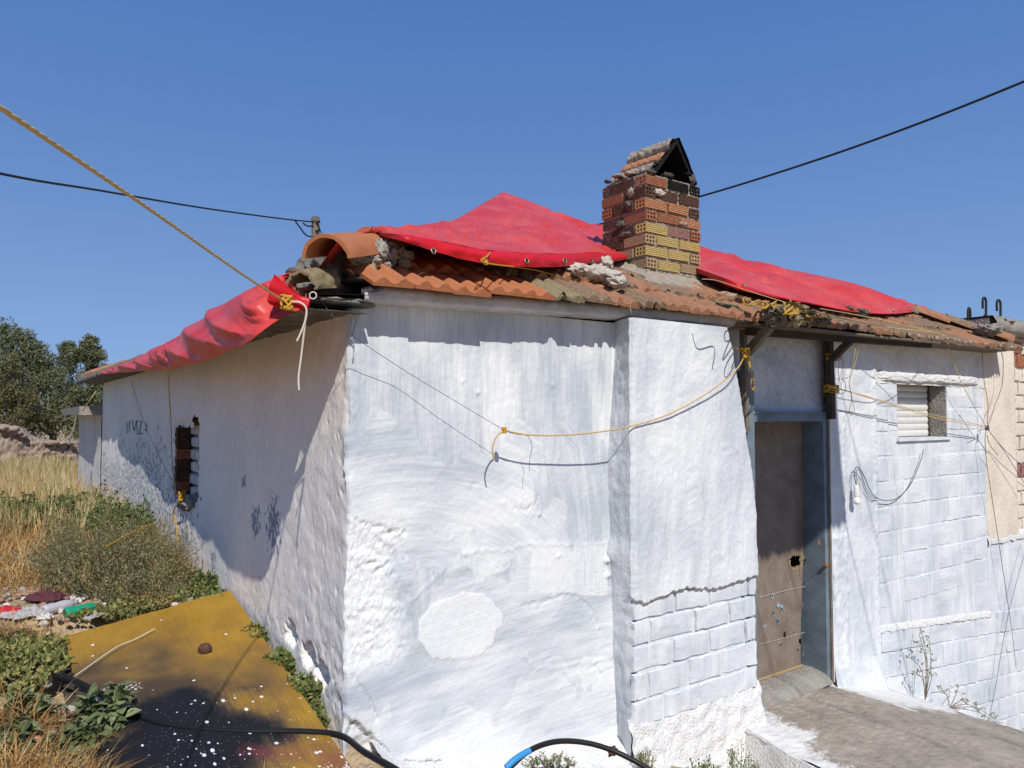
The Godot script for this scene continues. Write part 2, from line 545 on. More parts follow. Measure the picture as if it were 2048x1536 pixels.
func materials() -> void:
	NA = noise(11, 1.0, 4)
	NB = noise(23, 1.0, 3)
	NC = noise(37, 1.0, 2)
	var bt := brush_tex(101, 1.72, 2.5, 255.0, "front")
	var m := mat("front whitewash", Color.WHITE, 0.92, bt[0], 0.0, bt[1], 0.9)
	bt = brush_tex(131, 1.9, 2.4, 190.0, "upright")
	m = mat("pilaster whitewash", Color.WHITE, 0.92, bt[0], 0.0, bt[1], 0.9)
	bt = brush_tex(151, 2.0, 2.0, 176.0, "mixed")
	m = mat("whitewash", Color.WHITE, 0.92, bt[0], 2.0, bt[1], 0.8)
	mat("side lime coat", Color.WHITE, 0.95, side_tex(7.9, 2.5, 125.0), 0.0)
	M["side lime coat"].normal_enabled = true
	M["side lime coat"].normal_scale = 0.5
	M["side lime coat"].normal_texture = nbump(63, 0.05, 0.8, 5, 512)
	mat("old lime", Color.WHITE, 0.95, ntex(201, 0.006, 0.05, 0.6, [[0.0, 0.36, 0.34, 0.31], [0.35, 0.60, 0.575, 0.535], [1.0, 0.76, 0.735, 0.69]]), 1.4, nbump(64, 0.04, 3.0), 0.8)
	mat("niche plaster", Color.WHITE, 0.95, ntex(207, 0.008, 0.06, 0.6, [[0.0, 0.30, 0.31, 0.32], [0.5, 0.52, 0.53, 0.55], [1.0, 0.68, 0.68, 0.70]]), 1.3, nbump(65, 0.04, 3.0), 0.9)
	mat("cream paint", Color.WHITE, 0.9, ntex(211, 0.006, 0.07, 0.6, [[0.0, 0.56, 0.48, 0.38], [0.5, 0.68, 0.60, 0.49], [1.0, 0.76, 0.69, 0.58]]), 1.2, nbump(66, 0.04, 2.5), 0.7)
	mat("concrete", Color.WHITE, 0.95, ntex(221, 0.01, 0.09, 0.5, [[0.0, 0.10, 0.09, 0.08], [0.45, 0.26, 0.24, 0.21], [1.0, 0.42, 0.40, 0.36]]), 0.9, nbump(67, 0.06, 4.0), 1.0)
	mat("old concrete", Color.WHITE, 0.97, ntex(223, 0.012, 0.1, 0.45, [[0.0, 0.03, 0.028, 0.025], [0.4, 0.13, 0.12, 0.105], [0.75, 0.26, 0.245, 0.22], [1.0, 0.38, 0.36, 0.33]]), 0.6, nbump(68, 0.07, 5.0), 1.0)
	mat("mortar", Color.WHITE, 0.97, ntex(225, 0.02, 0.14, 0.4, [[0.0, 0.13, 0.11, 0.085], [0.5, 0.34, 0.29, 0.23], [1.0, 0.52, 0.46, 0.38]]), 0.4, nbump(69, 0.12, 6.0), 1.0)
	mat("grey mortar", Color.WHITE, 0.97, ntex(226, 0.02, 0.14, 0.4, [[0.0, 0.16, 0.145, 0.12], [0.5, 0.33, 0.31, 0.27], [1.0, 0.47, 0.45, 0.40]]), 0.4, M["mortar"].normal_texture, 1.0)
	mat("dark mortar", Color.WHITE, 0.97, ntex(227, 0.02, 0.14, 0.4, [[0.0, 0.03, 0.027, 0.022], [0.5, 0.12, 0.105, 0.085], [1.0, 0.27, 0.24, 0.20]]), 0.4, nbump(70, 0.12, 6.0), 1.0)
	mat("soot", Color.WHITE, 0.97, ntex(229, 0.02, 0.1, 0.5, [[0.0, 0.004, 0.004, 0.004], [0.6, 0.011, 0.01, 0.01], [1.0, 0.035, 0.03, 0.027]]), 0.5, nbump(72, 0.1, 4.0), 1.0)
	var cb := nbump(74, 0.09, 3.0)
	mat("red brick", Color.WHITE, 0.92, ntex(231, 0.03, 0.12, 0.6, [[0.0, 0.10, 0.04, 0.025], [0.4, 0.29, 0.105, 0.055], [1.0, 0.45, 0.20, 0.11]]), 0.35, cb, 0.7)
	mat("orange brick", Color.WHITE, 0.92, ntex(233, 0.03, 0.12, 0.6, [[0.0, 0.22, 0.09, 0.045], [0.4, 0.42, 0.18, 0.085], [1.0, 0.55, 0.29, 0.16]]), 0.35, cb, 0.7)
	mat("yellow brick", Color.WHITE, 0.92, ntex(235, 0.03, 0.12, 0.6, [[0.0, 0.22, 0.14, 0.05], [0.4, 0.47, 0.33, 0.12], [1.0, 0.60, 0.46, 0.20]]), 0.35, cb, 0.7)
	mat("tan brick", Color.WHITE, 0.92, ntex(236, 0.03, 0.12, 0.6, [[0.0, 0.14, 0.085, 0.045], [0.4, 0.36, 0.235, 0.13], [1.0, 0.50, 0.36, 0.21]]), 0.35, cb, 0.7)
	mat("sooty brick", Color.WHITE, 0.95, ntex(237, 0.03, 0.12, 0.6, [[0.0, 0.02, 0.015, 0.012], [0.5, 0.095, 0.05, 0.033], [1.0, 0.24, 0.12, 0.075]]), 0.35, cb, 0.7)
	mat("purple brick", Color.WHITE, 0.92, ntex(239, 0.03, 0.12, 0.6, [[0.0, 0.14, 0.06, 0.05], [0.5, 0.30, 0.15, 0.12], [1.0, 0.40, 0.23, 0.19]]), 0.35, cb, 0.7)
	var tb := nbump(76, 0.06, 3.0)
	mat("new tile", Color.WHITE, 0.85, ntex(241, 0.015, 0.09, 0.6, [[0.0, 0.25, 0.09, 0.04], [0.4, 0.40, 0.145, 0.06], [1.0, 0.48, 0.20, 0.10]]), 0.6, tb, 0.5)
	mat("faded tile", Color.WHITE, 0.92, ntex(243, 0.02, 0.1, 0.5, [[0.0, 0.10, 0.055, 0.032], [0.4, 0.30, 0.14, 0.075], [1.0, 0.46, 0.25, 0.15]]), 0.5, tb, 0.8)
	mat("lichen tile", Color.WHITE, 0.97, ntex(245, 0.03, 0.13, 0.45, [[0.0, 0.05, 0.038, 0.028], [0.35, 0.17, 0.115, 0.075], [0.6, 0.30, 0.19, 0.12], [0.8, 0.33, 0.28, 0.20], [1.0, 0.44, 0.38, 0.27]]), 0.5, nbump(77, 0.12, 6.0), 1.0)
	mat("mossy tile", Color.WHITE, 0.97, ntex(247, 0.03, 0.13, 0.4, [[0.0, 0.07, 0.06, 0.04], [0.4, 0.20, 0.16, 0.10], [0.7, 0.34, 0.28, 0.15], [1.0, 0.42, 0.38, 0.26]]), 0.4, nbump(78, 0.12, 6.0), 1.0)
	# tarpaulin: coated cloth, faded and dusty on top
	m = mat("tarpaulin", Color.WHITE, 0.42, ntex(251, 0.008, 0.06, 0.7, [[0.0, 0.42, 0.022, 0.022], [0.4, 0.57, 0.046, 0.042], [0.7, 0.60, 0.085, 0.072], [1.0, 0.57, 0.22, 0.17]]), 1.6, nbump(79, 0.02, 1.6), 0.5)
	m = mat("tarpaulin hem", Color.WHITE, 0.42, ntex(253, 0.02, 0.08, 0.6, [[0.0, 0.48, 0.008, 0.016], [1.0, 0.62, 0.018, 0.028]]), 0.8)
	mat("eyelet brass", lin(0.32, 0.27, 0.17), 0.4).metallic = 0.8
	# wood
	mat("grey wood", Color.WHITE, 0.9, ntex(261, 0.01, 0.12, 0.4, [[0.0, 0.07, 0.055, 0.04], [0.5, 0.17, 0.14, 0.105], [1.0, 0.28, 0.24, 0.19]]), 0.5, nbump(81, 0.08, 4.0), 0.8)
	mat("dark wood", Color.WHITE, 0.9, ntex(263, 0.01, 0.12, 0.4, [[0.0, 0.018, 0.014, 0.011], [0.5, 0.06, 0.047, 0.036], [1.0, 0.12, 0.095, 0.07]]), 0.5, nbump(82, 0.08, 4.0), 0.8)
	mat("door plywood", Color.WHITE, 0.75, ntex(265, 0.008, 0.1, 0.55, [[0.0, 0.12, 0.088, 0.066], [0.5, 0.215, 0.165, 0.128], [1.0, 0.29, 0.23, 0.18]], 512), 0.9, nbump(83, 0.05, 1.5), 0.5)
	mat("pale wood edge", lin(0.42, 0.29, 0.14), 0.85)
	mat("blue grey paint", Color.WHITE, 0.6, ntex(267, 0.01, 0.1, 0.6, [[0.0, 0.10, 0.12, 0.13], [0.5, 0.155, 0.20, 0.235], [1.0, 0.21, 0.27, 0.31]]), 0.6, nbump(84, 0.06, 2.0), 0.5)
	mat("pale blue paint", Color.WHITE, 0.7, ntex(269, 0.02, 0.1, 0.5, [[0.0, 0.20, 0.26, 0.32], [1.0, 0.42, 0.50, 0.58]]), 0.5)
	mat("chalk", lin(0.55, 0.52, 0.48), 0.95)
	mat("rust", lin(0.32, 0.13, 0.03), 0.9)
	mat("black", lin(0.008, 0.008, 0.008), 0.9)
	mat("rubber black", lin(0.012, 0.012, 0.013), 0.42)
	mat("blue plastic", lin(0.04, 0.26, 0.55), 0.45)
	mat("wire black", lin(0.02, 0.022, 0.028), 0.6)
	mat("wire grey", lin(0.10, 0.10, 0.11), 0.6)
	mat("white cord", lin(0.62, 0.57, 0.48), 0.85)
	mat("yellow rope", Color.WHITE, 0.75, ntex(271, 0.08, 0.2, 0.4, [[0.0, 0.40, 0.20, 0.02], [1.0, 0.68, 0.40, 0.045]], 128), 0.06)
	mat("sun bleached rope", Color.WHITE, 0.8, ntex(272, 0.08, 0.2, 0.4, [[0.0, 0.42, 0.27, 0.10], [1.0, 0.66, 0.48, 0.22]], 128), 0.06)
	mat("green string", lin(0.05, 0.16, 0.07), 0.8)
	mat("steel rod", lin(0.035, 0.03, 0.028), 0.7).metallic = 0.3
	mat("shutter white", Color.WHITE, 0.5, ntex(273, 0.02, 0.1, 0.6, [[0.0, 0.58, 0.56, 0.52], [1.0, 0.74, 0.72, 0.68]]), 0.5)
	mat("porcelain", lin(0.75, 0.74, 0.70), 0.3)
	m = mat("bulb glass", lin(0.82, 0.82, 0.80), 0.2)
	# ground
	mat("ramp concrete", Color.WHITE, 0.95, ramp_tex(), 0.0)
	M["ramp concrete"].normal_enabled = true
	M["ramp concrete"].normal_texture = nbump(85, 0.1, 1.2, 5, 512)
	mat("earth", Color.WHITE, 0.97, ntex(283, 0.008, 0.09, 0.45, [[0.0, 0.18, 0.12, 0.07], [0.4, 0.39, 0.28, 0.165], [0.75, 0.50, 0.385, 0.25], [1.0, 0.58, 0.48, 0.35]], 1024), 2.3, nbump(86, 0.07, 6.0, 5, 1024), 1.0)
	mat("spilt whitewash", Color.WHITE, 0.93, ntex(285, 0.02, 0.1, 0.5, [[0.0, 0.55, 0.53, 0.50], [0.4, 0.69, 0.68, 0.66], [1.0, 0.77, 0.77, 0.76]]), 0.9, nbump(87, 0.08, 5.0), 1.0)
	m = mat("leaf", Color.WHITE, 0.7)
	m.vertex_color_use_as_albedo = true
	m.backlight = Color(0.35, 0.38, 0.2)
	m = mat("straw", Color.WHITE, 0.85)
	m.vertex_color_use_as_albedo = true
	m.backlight = Color(0.3, 0.26, 0.16)
	mat("bark", Color.WHITE, 0.95, ntex(291, 0.02, 0.1, 0.5, [[0.0, 0.06, 0.05, 0.04], [1.0, 0.20, 0.17, 0.14]]), 0.5)
	mat("field stone", Color.WHITE, 0.95, ntex(293, 0.01, 0.08, 0.5, [[0.0, 0.16, 0.115, 0.085], [0.5, 0.34, 0.26, 0.20], [1.0, 0.50, 0.42, 0.35]]), 1.1, nbump(88, 0.07, 5.0), 1.0)
	mat("pale stone", Color.WHITE, 0.95, ntex(295, 0.01, 0.08, 0.5, [[0.0, 0.36, 0.31, 0.26], [1.0, 0.62, 0.56, 0.49]]), 0.9, nbump(89, 0.07, 5.0), 1.0)
	mat("pole wood", Color.WHITE, 0.9, ntex(297, 0.01, 0.1, 0.5, [[0.0, 0.10, 0.085, 0.065], [1.0, 0.27, 0.23, 0.18]]), 1.0)
	m = mat("board paint", Color.WHITE, 0.6, board_tex(), 0.0)
	mat("canvas", Color.WHITE, 0.9, ntex(299, 0.02, 0.1, 0.5, [[0.0, 0.30, 0.27, 0.22], [1.0, 0.42, 0.38, 0.32]]), 0.8)

# ---------------------------------------------------------------- small shapes
func rock(b: MB, c: Vector3, r: Vector3, seed_: int, amp := 0.35, freq := 1.6, n := 14) -> void:
	var P := PackedVector3Array()
	var nn := noise(seed_, freq, 3)
	for j in n + 1:
		var th := PI * j / n
		for k in 2 * n + 1:
			var ph := TAU * (k % (2 * n)) / (2 * n)
			var d := Vector3(sin(th) * cos(ph), -cos(th), sin(th) * sin(ph))
			P.append(c + d * r * (1.0 + amp * nn.get_noise_3dv(d + c * 3.0) * 1.6))
	b.grid(2 * n, n, P, true)

func barrel(b: MB, a: Vector3, e: Vector3, r0: float, r1: float, thick := 0.014, arc := PI, up := Vector3.UP, wob := 0.0) -> void:
	# a half-round roof tile, open below
	var d := (e - a).normalized()
	var s := d.cross(up).normalized()
	var t := s.cross(d).normalized()
	var n := 14
	var ro := PackedVector3Array()
	var ri := PackedVector3Array()
	for j in 5:
		var f := j / 4.0
		var p := a.lerp(e, f)
		var r := lerpf(r0, r1, f)
		for k in n + 1:
			var an := (PI - arc) * 0.5 + arc * k / n
			var dir := s * cos(an) + t * sin(an)
			var w := 1.0 + wob * NC.get_noise_2d(an * 1.5, f * 3.0)
			ro.append(p + dir * r * w)
			ri.append(p + dir * (r - thick) * w)
	b.grid(n, 4, ro, true)
	b.grid(n, 4, ri, false)
	for k in n:
		b.quad(ri[k], ri[k + 1], ro[k + 1], ro[k])
		var o := 4 * (n + 1)
		b.quad(ro[o + k], ro[o + k + 1], ri[o + k + 1], ri[o + k])
	for j in 4:
		var o := j * (n + 1)
		b.quad(ro[o], ro[o + n + 1], ri[o + n + 1], ri[o])
		b.quad(ri[o + n], ri[o + 2 * n + 1], ro[o + 2 * n + 1], ro[o + n])

# interlocking tile: width along x, length up the slope (-z), origin at the lower left corner; rolls on top
func tile_mesh(w: float, l: float, rolls: int, seed_: int, rough: float) -> ArrayMesh:
	var b := MB.new()
	var n := 8 * rolls
	var ro := PackedVector3Array()
	var ri := PackedVector3Array()
	var rg := RandomNumberGenerator.new()
	rg.seed = seed_
	var nz := noise(seed_, 9.0, 3)
	var bite := rg.randf_range(-1, 1)
	for j in 4:
		var f := [0.0, 0.05, 0.5, 1.0][j] as float
		for k in n + 1:
			var u := float(k) / n
			var q := fmod(u * rolls, 1.0)
			var h := 0.006 + 0.027 * pow(maxf(0.0, sin(PI * clampf((q - 0.12) / 0.7, 0, 1))), 0.85)
			if j == 0: h *= 0.9
			var z := -f * l
			if j == 0: z += rough * 0.05 * nz.get_noise_2d(u * 0.5, 3.0) - (rough * 0.04 if absf(u * 2.0 - 1.0 - bite) < 0.25 else 0.0)
			var jit := rough * 0.012 * nz.get_noise_2d(u, f)
			ro.append(Vector3(u * w, h + jit, z))
			ri.append(Vector3(u * w, (h + jit - 0.016) if j > 0 else -0.010 + jit, z))
	b.grid(n, 3, ro, false)
	b.grid(n, 3, ri, true)
	for k in n:
		b.quad(ri[k], ri[k + 1], ro[k + 1], ro[k])
	for j in 3:
		var o := j * (n + 1)
		b.quad(ro[o], ro[o + n + 1], ri[o + n + 1], ri[o])
		b.quad(ri[o + n], ri[o + 2 * n + 1], ro[o + 2 * n + 1], ro[o + n])
	return b.mesh()

# hollow clay brick along x, centred; six square holes through its ends, grooves on its long faces
func brick_mesh(L: float, H: float, D: float, groove := true, holes := true) -> ArrayMesh:
	var b := MB.new()
	var x := L * 0.5
	var y := H * 0.5
	var z := D * 0.5
	var n := 5
	for side in [1.0, -1.0]:
		for k in n:
			var y0 := -y + H * k / n
			var y1 := -y + H * (k + 0.62) / n
			var y2 := -y + H * (k + 1) / n
			var g := 0.0055 if groove else 0.0
			var zz: float = z * side
			var zi: float = (z - g) * side
			if side > 0:
				b.quad(Vector3(-x, y0, zz), Vector3(x, y0, zz), Vector3(x, y1, zz), Vector3(-x, y1, zz))
				b.quad(Vector3(-x, y1, zz), Vector3(x, y1, zz), Vector3(x, y2, zi), Vector3(-x, y2, zi))
			else:
				b.quad(Vector3(x, y0, zz), Vector3(-x, y0, zz), Vector3(-x, y1, zz), Vector3(x, y1, zz))
				b.quad(Vector3(x, y1, zz), Vector3(-x, y1, zz), Vector3(-x, y2, zi), Vector3(x, y2, zi))
	b.quad(Vector3(-x, y, z), Vector3(x, y, z), Vector3(x, y, -z), Vector3(-x, y, -z))
	b.quad(Vector3(-x, -y, -z), Vector3(x, -y, -z), Vector3(x, -y, z), Vector3(-x, -y, z))
	for side in [1.0, -1.0]:
		var xs: float = x * side
		if not holes:
			var p := [Vector3(xs, -y, z * side), Vector3(xs, -y, -z * side), Vector3(xs, y, -z * side), Vector3(xs, y, z * side)]
			b.quad(p[0], p[1], p[2], p[3])
			continue
		var zc := [-1.0, -0.78, -0.38, -0.2, 0.2, 0.38, 0.78, 1.0]
		var yc := [-1.0, -0.7, -0.16, 0.16, 0.7, 1.0]
		for a in 7:
			for c in 5:
				var z0: float = zc[a] * z
				var z1: float = zc[a + 1] * z
				var y0: float = yc[c] * y
				var y1: float = yc[c + 1] * y
				var hole := a % 2 == 1 and c % 2 == 1
				var xi: float = xs - side * (0.03 if hole else 0.0)
				var q := [Vector3(xi, y0, z1), Vector3(xi, y0, z0), Vector3(xi, y1, z0), Vector3(xi, y1, z1)]
				if side > 0: b.quad(q[0], q[1], q[2], q[3])
				else: b.quad(q[1], q[0], q[3], q[2])
				if hole:
					var o := [Vector3(xs, y0, z1), Vector3(xs, y0, z0), Vector3(xs, y1, z0), Vector3(xs, y1, z1)]
					for e in 4:
						var f := (e + 1) % 4
						if side > 0: b.quad(o[e], o[f], q[f], q[e])
						else: b.quad(o[f], o[e], q[e], q[f])
	return b.mesh()

# a whitewashed building block: front face in +z, worn bevelled edge, corners out of true
func block_mesh(s0: float, s1: float, y0: float, y1: float, zf: float, zb: float, seed_: int, slope := 0.0) -> ArrayMesh:
	var b := MB.new()
	var rg := RandomNumberGenerator.new()
	rg.seed = seed_
	var j := func(a: float) -> float: return rg.randf_range(-a, a)
	var bv := 0.008
	var base := [Vector2(s0, y0), Vector2(s1, y0 + slope * (s1 - s0)), Vector2(s1, y1 + slope * (s1 - s0)), Vector2(s0, y1)]
	var sg := [Vector2(1, 1), Vector2(-1, 1), Vector2(-1, -1), Vector2(1, -1)]
	var nx := 6
	var ny := 3
	var P := PackedVector3Array()
	var tilt: float = j.call(0.006)
	for v in ny + 1:
		for u in nx + 1:
			var fu := float(u) / nx
			var fv := float(v) / ny
			var lo: Vector2 = (base[0] + sg[0] * bv).lerp(base[1] + sg[1] * bv, fu)
			var hi: Vector2 = (base[3] + sg[3] * bv).lerp(base[2] + sg[2] * bv, fu)
			var p := lo.lerp(hi, fv)
			var edge := u == 0 or v == 0 or u == nx or v == ny
			if edge: p += Vector2(j.call(0.005), j.call(0.005))
			P.append(Vector3(p.x, p.y, zf + tilt * (fu - 0.5) + j.call(0.0025) - (0.002 if edge else 0.0)))
	b.grid(nx, ny, P)
	var rim := []
	for u in nx: rim.append(P[u])
	for v in ny: rim.append(P[v * (nx + 1) + nx])
	for u in nx: rim.append(P[ny * (nx + 1) + nx - u])
	for v in ny: rim.append(P[(ny - v) * (nx + 1)])
	var c := Vector3((s0 + s1) * 0.5, (y0 + y1) * 0.5, zf)
	var outp := []
	for p in rim:
		var d: Vector3 = (p - c)
		var q: Vector3 = p + Vector3(signf(d.x) * bv * (1.0 if absf(d.x) > (s1 - s0) * 0.5 - 2.2 * bv else 0.0), signf(d.y) * bv * (1.0 if absf(d.y) > (y1 - y0) * 0.5 - 2.2 * bv else 0.0), 0)
		q.z = zb
		outp.append(q)
	for k in rim.size():
		var m := (k + 1) % rim.size()
		b.quad(outp[k], outp[m], rim[m], rim[k])
	return b.mesh()

# ---------------------------------------------------------------- walls
func corner_r(y: float) -> float:
	return 0.020 + 0.016 * NA.get_noise_2d(y * 4.0, 4.0) + 0.004 * NB.get_noise_2d(y * 30.0, 1.0)

func corner_x(y: float) -> float:
	return 0.018 * NA.get_noise_2d(y * 4.5, 14.0) + 0.005 * NB.get_noise_2d(y * 17.0, 9.0)

func front_wall() -> void:
	var cracks := [fpoly([704, 1034, 722, 1046, 752, 1052, 790, 1066, 800, 1072]), fpoly([1042, 1210, 1090, 1205, 1128, 1190, 1155, 1193, 1185, 1220, 1198, 1262]),
		fpoly([702, 1350, 725, 1378, 745, 1408, 752, 1440]), fpoly([946, 968, 990, 955, 1005, 962]), fpoly([1028, 1015, 1050, 1022, 1072, 1006, 1076, 992]),
		fpoly([1178, 1338, 1192, 1330, 1200, 1350]), fpoly([700, 1130, 725, 1140, 735, 1175])]
	var ridges := [fpoly([925, 1108, 960, 1100, 1010, 1102, 1050, 1090, 1085, 1086, 1140, 1090, 1210, 1084]), fpoly([820, 1205, 850, 1175, 888, 1140]), fpoly([1048, 1310, 1070, 1335, 1110, 1338, 1180, 1322]),
		fpoly([984, 1130, 992, 1150, 1012, 1142, 1020, 1130])]
	var lumps := [[955, 785, 0.016, 0.014], [1105, 770, 0.02, 0.008], [930, 1108, 0.02, 0.006], [1117, 1111, 0.018, 0.010], [1078, 1028, 0.014, 0.012], [1066, 1028, 0.01, 0.01], [1040, 1004, 0.012, 0.01],
		[1110, 1228, 0.018, 0.006], [925, 762, 0.012, 0.008], [845, 810, 0.01, 0.006], [1008, 1005, 0.012, 0.008], [1212, 1120, 0.022, 0.03], [1216, 1150, 0.02, 0.025], [905, 1075, 0.016, 0.006], [1070, 905, 0.01, 0.008], [870, 1060, 0.012, 0.006]]
	var lp := []
	for l in lumps:
		var p := fr(l[0], l[1])
		lp.append([Vector2(p.x, p.y), l[2], l[3]])
	var foot := fpoly([686, 1425, 716, 1452, 745, 1474, 772, 1500, 800, 1528, 860, 1524, 905, 1534, 985, 1522, 1050, 1530, 1120, 1520, 1230, 1512])
	var ft := []
	for p in foot: ft.append([p.x, p.y])
	var oval := fpoly([925, 1250])[0] as Vector2
	var nu := 172
	var nv := 246
	var P := PackedVector3Array()
	var U := PackedVector2Array()
	for b in nv + 1:
		var y := -0.1 + 2.45 * b / nv
		var r := corner_r(y)
		var cx := corner_x(y)
		for a in nu + 1:
			var f := float(a) / nu
			var s := 1.66 * (0.35 * f * f + 0.65 * f)
			var h := 0.003 * NA.get_noise_2d(s * 2.0, y * 2.0) + 0.0015 * NB.get_noise_2d(s * 14.0, y * 14.0)
			var p := Vector2(s, y)
			h += exp(-s / 0.04) * 0.008 * NB.get_noise_2d(s * 26.0, y * 15.0)
			var cm := sstep(0.34, 0.2, s + 0.12 * NA.get_noise_2d(s * 8.0, y * 6.0)) * sstep(0.66, 0.8, y) * sstep(1.38, 1.28, y)
			h += cm * (-0.012 + 0.030 * (0.35 - absf(NB.get_noise_2d(s * 9.0 + y * 4.0, y * 12.0))) * (0.6 + NA.get_noise_2d(s * 5.0, y * 5.0)) + 0.004 * NC.get_noise_2d(s * 50.0, y * 42.0))
			if y < 1.5:
				for c in cracks:
					var d := dpoly(p + Vector2(NC.get_noise_2d(s * 30.0, y * 30.0), NC.get_noise_2d(y * 30.0, s * 30.0)) * 0.012, c)
					if d < 0.009: h -= 0.010 * (1.0 - d / 0.009)
				for c in ridges:
					var d := dpoly(p + Vector2(NC.get_noise_2d(s * 20.0, y * 20.0), NC.get_noise_2d(y * 20.0, s * 20.0)) * 0.012, c)
					if d < 0.012: h += 0.005 * (1.0 - d / 0.012)
				var od := Vector2((s - oval.x) / 0.225, (y - oval.y) / 0.165).length() + 0.22 * NB.get_noise_2d(s * 4.0, y * 4.0) + 0.02 * NB.get_noise_2d(s * 18.0, y * 18.0)
				h += 0.004 * sstep(1.03, 0.97, od)
				var fy := pl(ft, s) + 0.018 * NB.get_noise_2d(s * 16.0, 3.0)
				h -= 0.04 * sstep(fy + 0.012, fy - 0.012, y)
				if y < fy: h += 0.02 * NB.get_noise_2d(s * 6.0, y * 9.0)
			for l in lp:
				var d: float = p.distance_to(l[0]) / l[1]
				if d < 2.0: h += l[2] * exp(-d * d * 2.0) * (1.0 + 0.6 * NC.get_noise_2d(s * 60.0, y * 60.0))
			var z := h
			var x := s
			if s < r * 1.6:
				var q := clampf(1.0 - s / (r * 1.6), 0, 1)
				z = h * (1.0 - q) - r * (1.0 - sqrt(maxf(0.0, 1.0 - q * q)))
				x += cx * q
			P.append(Vector3(x, y, z))
			U.append(Vector2(s / 1.72, 1.0 - clampf(y, 0, 2.5) / 2.5))
	var m := MB.new()
	m.grid(nu, nv, P, false, PackedByteArray(), U)
	var o := part(m, "front_wall", M["front whitewash"], house)
	o.set_meta("label", "front wall with brushed whitewash, cracks and a white oval patch")

